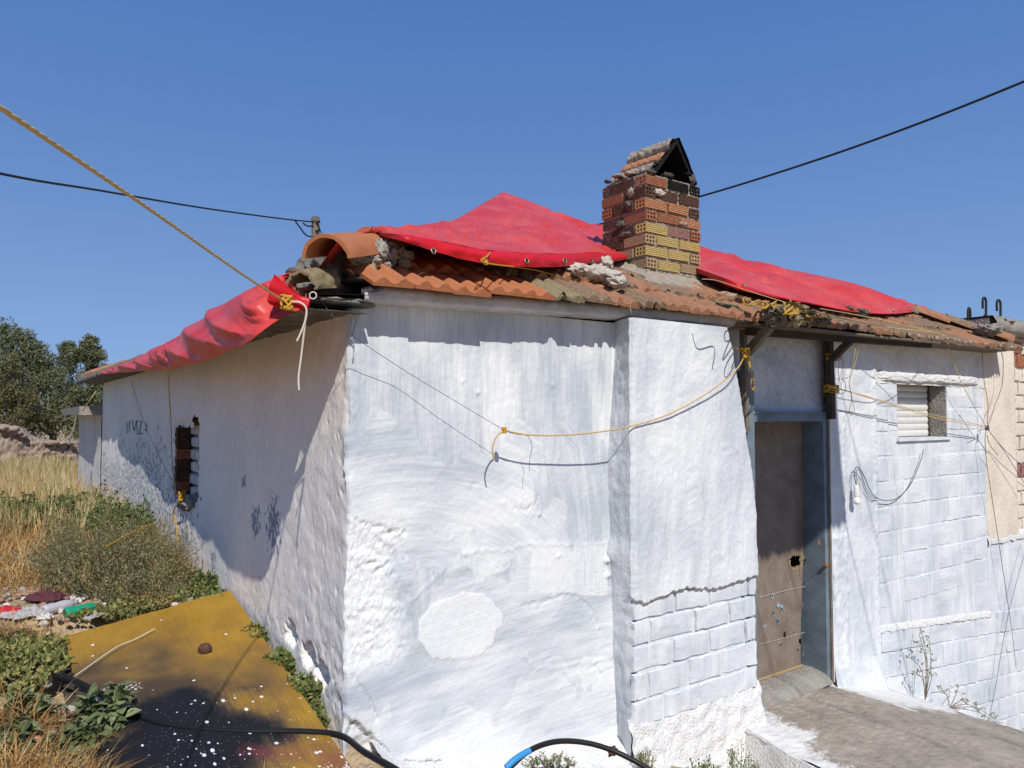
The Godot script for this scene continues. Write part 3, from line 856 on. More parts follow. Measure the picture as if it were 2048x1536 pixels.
func side_wall() -> void:
	var ts := [0.0]
	var t := 0.0
	while t < 7.78:
		t += 0.011 if t < 1.3 else (0.02 if t < 4.0 else 0.04)
		ts.append(minf(t, 7.78))
	var nu := ts.size() - 1
	var nv := 128
	var P := PackedVector3Array()
	var U := PackedVector2Array()
	var wt := -lf(397, 900).z
	var we := -lf(352, 900).z
	var y1 := 1.74
	var y0 := 1.20
	var hollow := [lf(585, 1270), lf(620, 1315), lf(645, 1350)]
	for b in nv + 1:
		var y := 0.28 + (2.37 - 0.28) * b / nv
		var r := corner_r(y)
		var cx := corner_x(y)
		for a in nu + 1:
			t = ts[a]
			var near := exp(-t / 0.9)
			var h := 0.007 * NA.get_noise_2d(t * 1.1, y * 1.2) + (0.0015 + 0.0035 * near) * NB.get_noise_2d(t * 6.0, y * 6.0) + 0.0015 * near * NC.get_noise_2d(t * 30.0, y * 24.0) - 0.011 * near * pow(clampf(NB.get_noise_2d(t * 13.0 + 30.0, y * 11.0) - 0.28, 0, 1) * 2.2, 1.5)
			var low := sstep(1.15, 0.75, y) * exp(-t / 1.6)
			h += low * 0.007 * NB.get_noise_2d(t * 9.0 + y * 5.0, y * 13.0)
			for q in hollow:
				var d := Vector2((t + q.z) / 0.10, (y - q.y) / 0.06).length() + 0.4 * NB.get_noise_2d(t * 20.0, y * 20.0)
				h -= 0.06 * sstep(1.0, 0.6, d)
			if t < 0.02: h *= t / 0.02
			# ragged broken plaster round the small window
			var wd := Vector2(maxf(maxf(wt - t, t - we), 0.0), maxf(maxf(y0 - y, y - y1), 0.0)).length()
			if wd < 0.12 and wd + 0.05 * NB.get_noise_2d(t * 20.0, y * 20.0) < 0.035: h -= 0.022
			P.append(Vector3(-h + cx * exp(-t / 0.02), y, -t - r))
			U.append(Vector2(clampf(t / 7.9, 0, 1), 1.0 - y / 2.5))
	var skip := PackedByteArray()
	skip.resize(nu * nv)
	for b in nv:
		for a in nu:
			var y := 0.28 + (2.37 - 0.28) * (b + 0.5) / nv
			var tt: float = (ts[a] + ts[a + 1]) * 0.5
			var n1 := 0.015 * NB.get_noise_2d(y * 7.0, 1.0)
			var n2 := 0.02 * NB.get_noise_2d(tt * 5.0, 7.0)
			var notch := 0.13 * sstep(wt + 0.26, wt + 0.12, tt)
			var foot := 0.10 if tt > wt + 0.2 and tt < we - 0.12 else 0.0
			if tt > wt + n1 * 0.3 and tt < we + n1 and y > y0 + n2 - foot and y < y1 + n2 + notch * 0.6: skip[b * nu + a] = 1
	var m := MB.new()
	m.grid(nu, nv, P, true, skip, U)
	var o := part(m, "side_wall", M["side lime coat"], house)
	o.set_meta("label", "old stained side wall with peeling lime coat")
	# scrawled marks on the far part of the wall
	m = MB.new()
	for q in [[254, 845, 254, 868], [259, 842, 258, 866], [264, 840, 268, 862], [268, 862, 273, 840], [273, 840, 275, 870], [277, 843, 283, 843], [283, 843, 278, 868], [278, 868, 286, 866], [289, 846, 293, 850], [293, 850, 292, 862], [292, 862, 288, 858]]:
		m.tube(PackedVector3Array([lf(q[0], q[1], 0.012), lf(q[2], q[3], 0.008)]), 0.0045, 0.003, 4)
	part(m, "scrawl", M["wire grey"], house).set_meta("kind", "stuff")
	# small bricked-up window in the side wall
	var w := sub("blocked_window", house)
	w.set_meta("label", "small blocked window with bare bricks in the side wall")
	m = MB.new()
	m.box(Vector3(0.14, 0.9, -we - 0.2), Vector3(0.2, 2.0, -wt + 0.2))
	m.box(Vector3(0.004, 0.9, -we - 0.2), Vector3(0.14, 2.0, -we - 0.08))
	m.box(Vector3(0.004, y1 + 0.12, -we - 0.07), Vector3(0.14, 2.0, -wt + 0.1))
	part(m, "reveal", M["mortar"], w)
	for k in 7:                       # far jamb: bare red-brown hollow bricks
		var b := brick_mesh(0.10, 0.084, 0.09, true, false)
		var q := put(b, "brick", [M["sooty brick"], M["red brick"], M["sooty brick"]][k % 3], w)
		q.position = Vector3(0.055, 1.16 + 0.088 * k, -we - 0.035)
	for k in 6:                       # infill: whitewashed bricks
		for j in 3:
			var s0 := wt - 0.02 + j * 0.25 + (0.12 if k % 2 else 0.0)
			var q := put(block_mesh(0.0, 0.235, 0.0, 0.085, 0.0, -0.03, 40 + k * 3 + j), "brick", M["old lime"], w)
			q.position = Vector3(0.107, 1.17 + 0.1 * k, -s0 - 0.235)
			q.rotation.y = -PI / 2
	# rubble and wire on its broken sill
	m = MB.new()
	rock(m, Vector3(0.03, 1.17, -wt - 0.2), Vector3(0.07, 0.05, 0.12), 5, 0.6)
	rock(m, Vector3(0.05, 1.15, -wt - 0.45), Vector3(0.08, 0.05, 0.14), 6, 0.6)
	rock(m, Vector3(0.05, 1.09, -we + 0.3), Vector3(0.05, 0.06, 0.1), 8, 0.6)
	part(m, "broken_sill", M["mortar"], w)

func pilaster_right(y: float) -> float:
	return pl([[-0.2, 2.645], [0.84, 2.645], [1.23, 2.632], [1.53, 2.59], [1.79, 2.525], [2.2, 2.43], [2.374, 2.36], [2.5, 2.33]], y)

func pilaster() -> void:
	var p := sub("pilaster", house)
	p.set_meta("label", "battered whitewashed pilaster beside the door")
	var brk := []
	for q in fpoly([1262, 1196, 1290, 1208, 1330, 1192, 1370, 1176, 1420, 1180, 1470, 1166, 1515, 1150]):
		var g := fr(0, 0)
		brk.append([q.x, q.y])
	# the break line is measured on the pilaster's own face
	brk = []
	for q in [[1262, 1196], [1290, 1208], [1330, 1192], [1370, 1176], [1420, 1182], [1470, 1166], [1515, 1150]]:
		var g := fr(q[0], q[1], 0.185)
		brk.append([g.x, g.y])
	var nu := 110
	var nv := 130
	var P := PackedVector3Array()
	var U := PackedVector2Array()
	for b in nv + 2:
		for a in nu + 1:
			var f := float(a) / nu
			var e := minf(f, 1.0 - f)
			var yb := pl(brk, lerpf(1.555, 2.6, f)) + 0.016 * NB.get_noise_2d(f * 18.0, 5.0)
			var y := yb + (2.36 - yb) * maxf(0.0, float(b - 1)) / nv
			var s0 := 1.548 + 0.008 * NA.get_noise_2d(y * 5.0, 20.0) + 0.004 * NB.get_noise_2d(y * 30.0, 20.0)
			var s1 := pilaster_right(y) + 0.012 * NA.get_noise_2d(y * 4.0, 30.0) + 0.005 * NB.get_noise_2d(y * 24.0, 31.0)
			var s := lerpf(s0, s1, f)
			var z := 0.185 + 0.004 * NA.get_noise_2d(s * 3.0, y * 2.0 + 8.0) + 0.002 * NB.get_noise_2d(s * 13.0, y * 13.0)
			z -= 0.02 * pow(clampf(1.0 - e / 0.03, 0, 1), 2.0)
			if b == 0: z = 0.12
			P.append(Vector3(s, y, z))
			U.append(Vector2((s - 1.2) / 1.9, 1.0 - y / 2.4))
	var m := MB.new()
	m.grid(nu, nv + 1, P, false, PackedByteArray(), U)
	part(m, "plaster_face", M["pilaster whitewash"], p)
	# its left flank
	P = PackedVector3Array(); U = PackedVector2Array()
	nu = 16; nv = 130
	for b in nv + 1:
		var y := -0.2 + 2.56 * b / nv
		var si := pl([[-0.2, 1.64], [0.1, 1.61], [0.5, 1.575], [1.0, 1.565], [1.55, 1.535], [2.2, 1.606], [2.4, 1.61]], y)
		var so := 1.548 + 0.008 * NA.get_noise_2d(y * 5.0, 20.0) + 0.004 * NB.get_noise_2d(y * 30.0, 20.0)
		if y < 0.86: so += 0.014 + 0.014 * NB.get_noise_2d(y * 14.0, 2.0)
		var zo := 0.166 if y > 0.84 else 0.15
		for a in nu + 1:
			var f := float(a) / nu
			var h := 0.008 * NB.get_noise_2d(f * 2.0, y * 9.0) * sin(PI * f)
			h -= 0.035 * exp(-pow((y - 1.07) / 0.07, 2.0)) * pow(1.0 - f, 1.5)
			P.append(Vector3(lerpf(si, so, f) + h, y, lerpf(-0.02, zo, f)))
			U.append(Vector2((f * 0.2) / 1.9, 1.0 - clampf(y, 0, 2.4) / 2.4))
	m = MB.new()
	m.grid(nu, nv, P, false, PackedByteArray(), U)
	part(m, "plaster_flank", M["pilaster whitewash"], p)
	m = MB.new()                      # body behind the face and the blocks
	m.hexa([Vector3(1.60, -0.3, 0.161), Vector3(2.60, -0.3, 0.161), Vector3(2.60, -0.3, -0.3), Vector3(1.60, -0.3, -0.3),
		Vector3(1.62, 2.35, 0.14), Vector3(2.325, 2.35, 0.14), Vector3(2.325, 2.35, -0.3), Vector3(1.62, 2.35, -0.3)])
	part(m, "core", M["whitewash"], p)
	var tops := [0.845, 0.717, 0.583, 0.443, 0.29, 0.15, 0.02]
	var k := 0
	for r in 5:
		var s := 1.565 - [0.0, 0.16, 0.05, 0.2, 0.1][r] as float
		while s < 2.62:
			var e := s + [0.33, 0.29, 0.36, 0.31][(k + r) % 4] as float
			var a0 := maxf(s, 1.565)
			var a1 := minf(e, 2.628)
			if a1 - a0 > 0.06:
				put(block_mesh(a0 + 0.004, a1 - 0.004, tops[r + 1] + 0.005, tops[r] - 0.005, 0.168 + 0.003 * sin(k * 2.3), 0.14, 700 + k), "block", M["whitewash"], p)
			k += 1
			s = e
	# rough plastered foot of the pilaster
	P = PackedVector3Array()
	nu = 60; nv = 26
	for b in nv + 1:
		for a in nu + 1:
			var s := lerpf(1.545, 2.66, float(a) / nu)
			var y := lerpf(-0.34, 0.20 + 0.05 * NA.get_noise_2d(s * 3.0, 2.0), float(b) / nv)
			var f := float(b) / nv
			var z := 0.178 + 0.085 * pow(1.0 - f, 2.0) + 0.022 * NB.get_noise_2d(s * 7.0, y * 9.0) + 0.008 * NC.get_noise_2d(s * 30.0, y * 30.0) - 0.03 * pow(f, 6.0)
			P.append(Vector3(s, y, z))
	m = MB.new()
	m.grid(nu, nv, P)
	part(m, "plastered_foot", M["spilt whitewash"], p)

func door_side() -> void:
	# niche above the door
	var m := MB.new()
	var P := PackedVector3Array()
	for b in 31:
		for a in 61:
			var s := lerpf(2.3, 3.76, a / 60.0)
			var y := lerpf(1.83, 2.42, b / 30.0)
			var arch := 1.90 + 0.09 * sin(PI * clampf((s - 3.0) / 0.7, 0, 1))
			var z := -0.055 + 0.008 * NA.get_noise_2d(s * 3.0, y * 3.0 + 30.0) + 0.003 * NB.get_noise_2d(s * 14.0, y * 14.0)
			if y < arch + 0.02 * NB.get_noise_2d(s * 9.0, 2.0) and s > 2.95: z += 0.010
			P.append(Vector3(s, y, z))
	m.grid(60, 30, P)
	part(m, "niche_wall", M["niche plaster"], house)
	# door frame
	var fr_ := sub("door_frame", house)
	fr_.set_meta("label", "blue-grey painted door frame with worn edge")
	m = MB.new(); m.box(Vector3(2.755, -0.1, -0.2), Vector3(2.832, 2.12, 0.015)); part(m, "left_jamb", M["blue grey paint"], fr_)
	m = MB.new(); m.box(Vector3(3.634, -0.1, -0.2), Vector3(3.676, 1.835, 0.006)); part(m, "right_jamb", M["blue grey paint"], fr_)
	m = MB.new(); m.box(Vector3(3.677, -0.08, -0.12), Vector3(3.70, 1.84, 0.018)); part(m, "edge_strip", M["grey wood"], fr_)
	m = MB.new(); m.box(Vector3(3.7035, -0.08, -0.12), Vector3(3.722, 1.82, 0.012)); part(m, "edge_strip", M["whitewash"], fr_)
	m = MB.new(); m.box(Vector3(2.833, 1.785, -0.2), Vector3(3.633, 1.838, 0.004)); m.box(Vector3(2.833, 1.839, -0.1), Vector3(3.66, 1.852, 0.012)); part(m, "head", M["blue grey paint"], fr_)
	# door leaf with a broken hole where the lock was
	var d := sub("door", house)
	d.set_meta("label", "scratched brown plywood door with a torn lock hole")
	var nu := 102
	var nv := 178
	P = PackedVector3Array()
	var skip := PackedByteArray(); skip.resize(nu * nv)
	var zl := -0.16
	var hole := fr(1592, 1122, zl)
	var h2 := fr(1576, 1268, zl)
	var h3 := fr(1609, 1280, zl)
	for b in nv + 1:
		for a in nu + 1:
			var y := lerpf(0.012, 1.782, float(b) / nv)
			var s := lerpf(2.834, 3.626 - 0.055 * sstep(1.0, 0.1, y), float(a) / nu)
			P.append(Vector3(s, y, zl + 0.004 * NA.get_noise_2d(s * 2.0, y * 1.5) + 0.03 * sstep(3.2, 3.63, s) * 0.0))
	for b in nv:
		for a in nu:
			var s := lerpf(2.834, 3.628, (a + 0.5) / nu)
			var y := lerpf(0.012, 1.782, (b + 0.5) / nv)
			var q := Vector2(s - hole.x, y - hole.y)
			if maxf(absf(q.x) / 0.062, absf(q.y) / 0.042) + 0.35 * NB.get_noise_2d(s * 30.0, y * 30.0) < 0.95: skip[b * nu + a] = 1
			if Vector2(s - h2.x, (y - h2.y) * 0.75).length() < 0.016: skip[b * nu + a] = 1
			if Vector2(s - h3.x, (y - h3.y) * 0.8).length() < 0.015: skip[b * nu + a] = 1
	m = MB.new()
	m.grid(nu, nv, P, false, skip)
	part(m, "leaf", M["door plywood"], d)
	m = MB.new()                      # splintered pale wood round the hole
	for k in 40:
		var an := TAU * k / 40.0
		var p0 := hole + Vector3(cos(an) * 0.074, sin(an) * 0.05, 0.003)
		if sin(an) > 0.35 and rng.randf() < 0.7: continue
		m.leaf(p0, Vector3(cos(an + 0.6), sin(an + 0.6), 0.02).normalized(), Vector3(-sin(an), cos(an), 0), rng.randf_range(0.015, 0.034), 0.012)
	part(m, "splintered_edge", M["pale wood edge"], d).set_meta("kind", "stuff")
	m = MB.new(); m.box(Vector3(2.84, 0.012, zl - 0.002), Vector3(3.568, 0.026, zl + 0.008)); part(m, "bottom_edge", M["pale wood edge"], d)
	# flecks and scratches
	m = MB.new()
	for k in 150:
		var x := rng.randf_range(2.86, 3.6)
		var y := rng.randf_range(0.05, 1.7)
		var l := rng.randf_range(0.01, 0.06)
		m.leaf(Vector3(x, y, zl + 0.006), Vector3(rng.randf_range(-0.15, 0.15), 1, 0).normalized(), Vector3.RIGHT, l, 0.0028)
	m.tube(smooth([fr(1519, 1195, zl + 0.006), fr(1560, 1184, zl + 0.007), fr(1609, 1173, zl + 0.006)]), 0.0018, 0.0018, 4)
	m.tube(smooth([fr(1521, 1288, zl + 0.006), fr(1570, 1276, zl + 0.007), fr(1611, 1264, zl + 0.006)]), 0.0015, 0.0015, 4)
	part(m, "scratches", M["chalk"], d).set_meta("kind", "stuff")
	m = MB.new()
	for q in [[1544, 1198, 0.02], [1545, 1232, 0.02], [1560, 1218, 0.03], [1558, 1246, 0.022], [1530, 1256, 0.016], [1590, 1268, 0.014], [1560, 1290, 0.014], [1597, 1303, 0.016], [1565, 1222, 0.018]]:
		var c := fr(q[0], q[1], zl + 0.0055)
		for k in 4:
			m.leaf(c + Vector3(rng.randf_range(-1, 1), rng.randf_range(-1, 1), 0) * q[2] * 0.8, Vector3(rng.randf_range(-0.5, 0.5), 1, 0).normalized(), Vector3.RIGHT, q[2] * 1.4, q[2] * 1.1)
	part(m, "paint_dabs", M["pale blue paint"], d).set_meta("kind", "stuff")
	m = MB.new(); rock(m, fr(1653, 1130, 0.02), Vector3(0.022, 0.016, 0.01), 3, 0.3, 2.0, 7); part(m, "hasp", M["rust"], d); m = MB.new(); rock(m, fr(1638, 1086, -0.0), Vector3(0.012, 0.02, 0.004), 4, 0.3, 2.0, 7); part(m, "staple", M["rust"], d)
	m = MB.new(); m.tube(smooth([hole + Vector3(0.05, 0, 0.006), fr(1620, 1128, -0.05), fr(1652, 1131, 0.022)]), 0.0022, 0.0022, 4); part(m, "lock_wire", M["wire grey"], d)
	# posts, braces and beam of the little canopy
	m = MB.new(); m.beam(Vector3(2.735, 1.72, 0.02), Vector3(2.72, 2.40, 0.02), 0.035, 0.035, Vector3.BACK); part(m, "canopy_post", M["grey wood"], house)
	m = MB.new(); m.beam(Vector3(3.70, 1.80, 0.03), Vector3(3.685, 2.40, 0.03), 0.05, 0.045, Vector3.BACK); part(m, "canopy_post", M["dark wood"], house)
	m = MB.new(); m.beam(fr(1494, 706, 0.07), fr(1541, 652, 0.26), 0.05, 0.045, Vector3.RIGHT); part(m, "canopy_brace", M["grey wood"], house)
	m = MB.new(); m.beam(fr(1664, 718, 0.09), fr(1702, 680, 0.27), 0.045, 0.04, Vector3.RIGHT); part(m, "canopy_brace", M["dark wood"], house)
	m = MB.new(); m.beam(fr(1497, 662, 0.10), fr(1858, 690, 0.14), 0.05, 0.05); part(m, "canopy_beam", M["dark wood"], house)

func right_wall() -> void:
	# plaster strip between the door and the block panel
	var P := PackedVector3Array()
	var nu := 66
	var nv := 200
	for b in nv + 1:
		for a in nu + 1:
			var s := lerpf(3.722, 4.37, float(a) / nu)
			var y := lerpf(-0.5, 2.42, float(b) / nv)
			var z := 0.006 * NA.get_noise_2d(s * 4.0, y * 2.0 + 60.0) + 0.003 * NB.get_noise_2d(s * 14.0, y * 14.0)
			var r1 := 3.90 + 0.03 * NA.get_noise_2d(y * 2.0, 50.0)
			var r2 := 4.335 + 0.02 * NA.get_noise_2d(y * 3.0, 55.0)
			if y < 1.85: z += (0.012 + 0.012 * NB.get_noise_2d(s * 20.0, y * 16.0)) * exp(-pow((s - r1) / 0.02, 2.0))
			z += (0.014 + 0.014 * NB.get_noise_2d(s * 20.0, y * 18.0)) * exp(-pow((s - r2) / 0.022, 2.0))
			if s < r1 and y < 0.95: z += 0.008 * NB.get_noise_2d(s * 16.0, y * 12.0) + 0.01
			if y < 0.1: z += 0.10 * pow(clampf((0.1 - y) / 0.5, 0, 1), 2.0)
			P.append(Vector3(s, y, z))
	var m := MB.new()
	m.grid(nu, nv, P)
	part(m, "plaster_strip", M["whitewash"], house)
	# band above the window, smooth
	P = PackedVector3Array()
	for b in 21:
		for a in 101:
			var s := lerpf(4.36, 6.30, a / 100.0)
			var y := lerpf(2.08, 2.45, b / 20.0)
			P.append(Vector3(s, y, -0.006 + 0.006 * NA.get_noise_2d(s * 2.0, y * 3.0 + 70.0) + 0.003 * NB.get_noise_2d(s * 14.0, y * 14.0)))
	m = MB.new(); m.grid(100, 20, P)
	part(m, "upper_band", M["old lime"], house)
	var w := sub("block_wall", house)
	w.set_meta("label", "whitewashed block wall round the small shuttered window")
	var s0 := 4.713
	var s1 := 5.552
	var yt := 2.125
	var yb := 1.648
	m = MB.new()                      # bed joints: the wall behind the block faces
	m.box(Vector3(4.34, -2.2, -0.25), Vector3(s0, 2.10, -0.012))
	m.box(Vector3(s1, -2.2, -0.25), Vector3(6.28, 2.10, -0.012))
	m.box(Vector3(6.281, -2.2, -0.25), Vector3(7.6, 0.66, -0.012))
	m.box(Vector3(s0 + 0.001, -2.2, -0.25), Vector3(s1 - 0.001, yb - 0.01, -0.012))
	part(m, "joints", M["whitewash"], w)
	var k := 0
	for r in 9:                       # upper panel, sunk a little behind the lower one
		var y1 := 2.085 - r * 0.196
		var y0 := y1 - 0.188
		var s := 4.36 - (0.2 if r % 2 else 0.0)
		while s < 6.26:
			var e := s + 0.40
			var a0 := maxf(s, 4.372)
			var a1 := minf(e, 6.268)
			var mid := (a0 + a1) * 0.5
			if y1 > yb + 0.02 and a1 > s0 and a0 < s1:
				if mid < (s0 + s1) * 0.5: a1 = minf(a1, s0)
				else: a0 = maxf(a0, s1)
			if a1 - a0 > 0.05:
				put(block_mesh(a0 + 0.004, a1 - 0.004, y0, y1, -0.0055 + 0.003 * sin(k * 1.7), -0.02, 900 + k, -0.006), "block", M["whitewash"], w)
			k += 1
			s = e
	for r in 10:                      # lower wall
		var y1 := 0.19 - 0.2 * r
		var s := 4.30 - (0.21 if r % 2 else 0.0)
		while s < 7.5:
			var e := s + 0.42
			var a0 := maxf(s, 4.372)
			var ty := y1 - 0.09 * (a0 - 4.37)
			if r == 0 and false: ty = 0.0
			if e - a0 > 0.06:
				put(block_mesh(a0 + 0.004, e - 0.004, ty - 0.193, ty, 0.0 + 0.004 * sin(k * 1.3), -0.02, 1200 + k, -0.09), "block", M["whitewash"], w)
			k += 1
			s = e
	P = PackedVector3Array()          # sloping ledge of paint and mortar between the two
	for b in 7:
		for a in 81:
			var s := lerpf(4.34, 6.28, a / 80.0)
			var f := b / 6.0
			var y := 0.17 - 0.09 * (s - 4.37) + lerpf(-0.012, 0.045, f) + 0.012 * NB.get_noise_2d(s * 9.0, f)
			P.append(Vector3(s, y, lerpf(0.008, -0.008, f * f) + 0.004 * NB.get_noise_2d(s * 14.0, f * 3.0)))
	m = MB.new(); m.grid(80, 6, P)
	part(m, "ledge", M["spilt whitewash"], w)
	# rough lintel over the window
	P = PackedVector3Array()
	for b in 15:
		for a in 91:
			var s := lerpf(4.42, 6.16, a / 90.0)
			var an := PI * b / 14.0
			var e := clampf(minf(a, 90 - a) / 5.0, 0.25, 1.0)
			P.append(Vector3(s, 2.14 - 0.036 * cos(an) + 0.012 * NB.get_noise_2d(s * 4.0, an), (0.032 * pow(sin(an), 0.35) * e - 0.012) + 0.010 * NB.get_noise_2d(s * 6.0, an * 2.0 + 5.0)))
	m = MB.new(); m.grid(90, 14, P)
	part(m, "lintel", M["spilt whitewash"], w)
	# window with a roller shutter let down
	var v := sub("window", house)
	v.set_meta("label", "small window with a white roller shutter let down")
	m = MB.new(); m.box(Vector3(s1 - 0.008, yb - 0.004, -0.24), Vector3(s1 - 0.001, 2.108, -0.016)); part(m, "reveal", M["concrete"], v)
	m = MB.new(); m.box(Vector3(s0 - 0.05, yb - 0.01, -0.25), Vector3(s0 - 0.001, 2.11, -0.0125)); part(m, "reveal", M["old lime"], v)
	m = MB.new(); m.box(Vector3(s0, 2.112, -0.25), Vector3(s1, 2.16, -0.006)); part(m, "head", M["grey wood"], v)
	for q in 9:
		var y := yb + 0.055 * q
		m = MB.new()
		P = PackedVector3Array()
		for b in 7:
			for a in 2:
				P.append(Vector3(s0 + 0.002 if a == 0 else s1 - 0.01, y + 0.0525 * b / 6.0, -0.165 + 0.008 * sin(PI * b / 6.0)))
		m.grid(1, 6, P)
		part(m, "slat", M["shutter white"], v)
	m = MB.new(); m.box(Vector3(s0 - 0.03, yb - 0.03, -0.24), Vector3(s1 + 0.03, yb - 0.006, 0.012)); part(m, "sill", M["whitewash"], v)
	m = MB.new(); m.box(Vector3(s1 - 0.03, yb, -0.168), Vector3(s1 - 0.0095, 2.11, -0.15)); part(m, "guide_rail", M["dark wood"], v)
	m = MB.new(); m.box(Vector3(s0, yb - 0.004, -0.2), Vector3(s1, 2.13, -0.19)); part(m, "pane", M["black"], v)

func shell() -> void:
	# the rest of the house, so that it is closed
	var m := MB.new()
	m.box(Vector3(0.01, 0.0, -7.79), Vector3(7.4, 2.36, -7.6))
	part(m, "back_wall", M["old lime"], house)
	m = MB.new(); m.box(Vector3(6.2, -2.0, -7.59), Vector3(6.32, 2.36, -0.26)); part(m, "far_wall", M["old lime"], house)
	m = MB.new(); m.box(Vector3(0.26, 2.345, -7.59), Vector3(6.19, 2.365, -0.27)); part(m, "ceiling", M["dark wood"], house)
	m = MB.new(); m.box(Vector3(0.3, -0.1, -0.30), Vector3(1.62, 2.34, -0.1)); part(m, "wall_core", M["mortar"], house)
	m = MB.new(); m.box(Vector3(0.21, 0.0, -7.6), Vector3(0.26, 2.34, -0.1)); part(m, "wall_core", M["mortar"], house)
	m = MB.new(); m.box(Vector3(0.3, -0.22, -7.5), Vector3(6.1, -0.04, -0.19)); part(m, "floor", M["concrete"], house)

# ---------------------------------------------------------------- roof
const SLOPE := 0.4755
const APEX := Vector3(3.12, 4.15, -3.3)

func roof_y(z: float) -> float:
	return 2.50 + SLOPE * (0.12 - z)

func roofhit(x: float, y: float, lift: float) -> Vector3:
	var r := ray(x, y)
	# EYE.y + r.y k = 2.50 + lift + SLOPE (0.12 - EYE.z - r.z k)
	var k := (2.50 + lift + SLOPE * (0.12 - EYE.z) - EYE.y) / (r.y + SLOPE * r.z)
	return EYE + r * k

func project(p: Vector3) -> Vector3:
	var v := p - EYE
	var z := v.dot(fwd)
	return Vector3(1024.0 + FOCAL * v.dot(rgt) / z, 768.0 - FOCAL * v.dot(upv) / z, z)

func hip_pt(x: float, y: float, right: bool) -> Vector3:   # the point of a hip seen at column x, moved up or down to row y
	var a := Vector3(-0.1, 2.49, 0.15) if not right else APEX
	var b := APEX if not right else Vector3(6.5, 2.49, 0.2)
	var lo := 0.0
	var hi := 1.0
	for k in 40:
		var m := (lo + hi) * 0.5
		if project(a.lerp(b, m)).x < x: lo = m
		else: hi = m
	var q := a.lerp(b, lo)
	return dp(x, y, project(q).z)

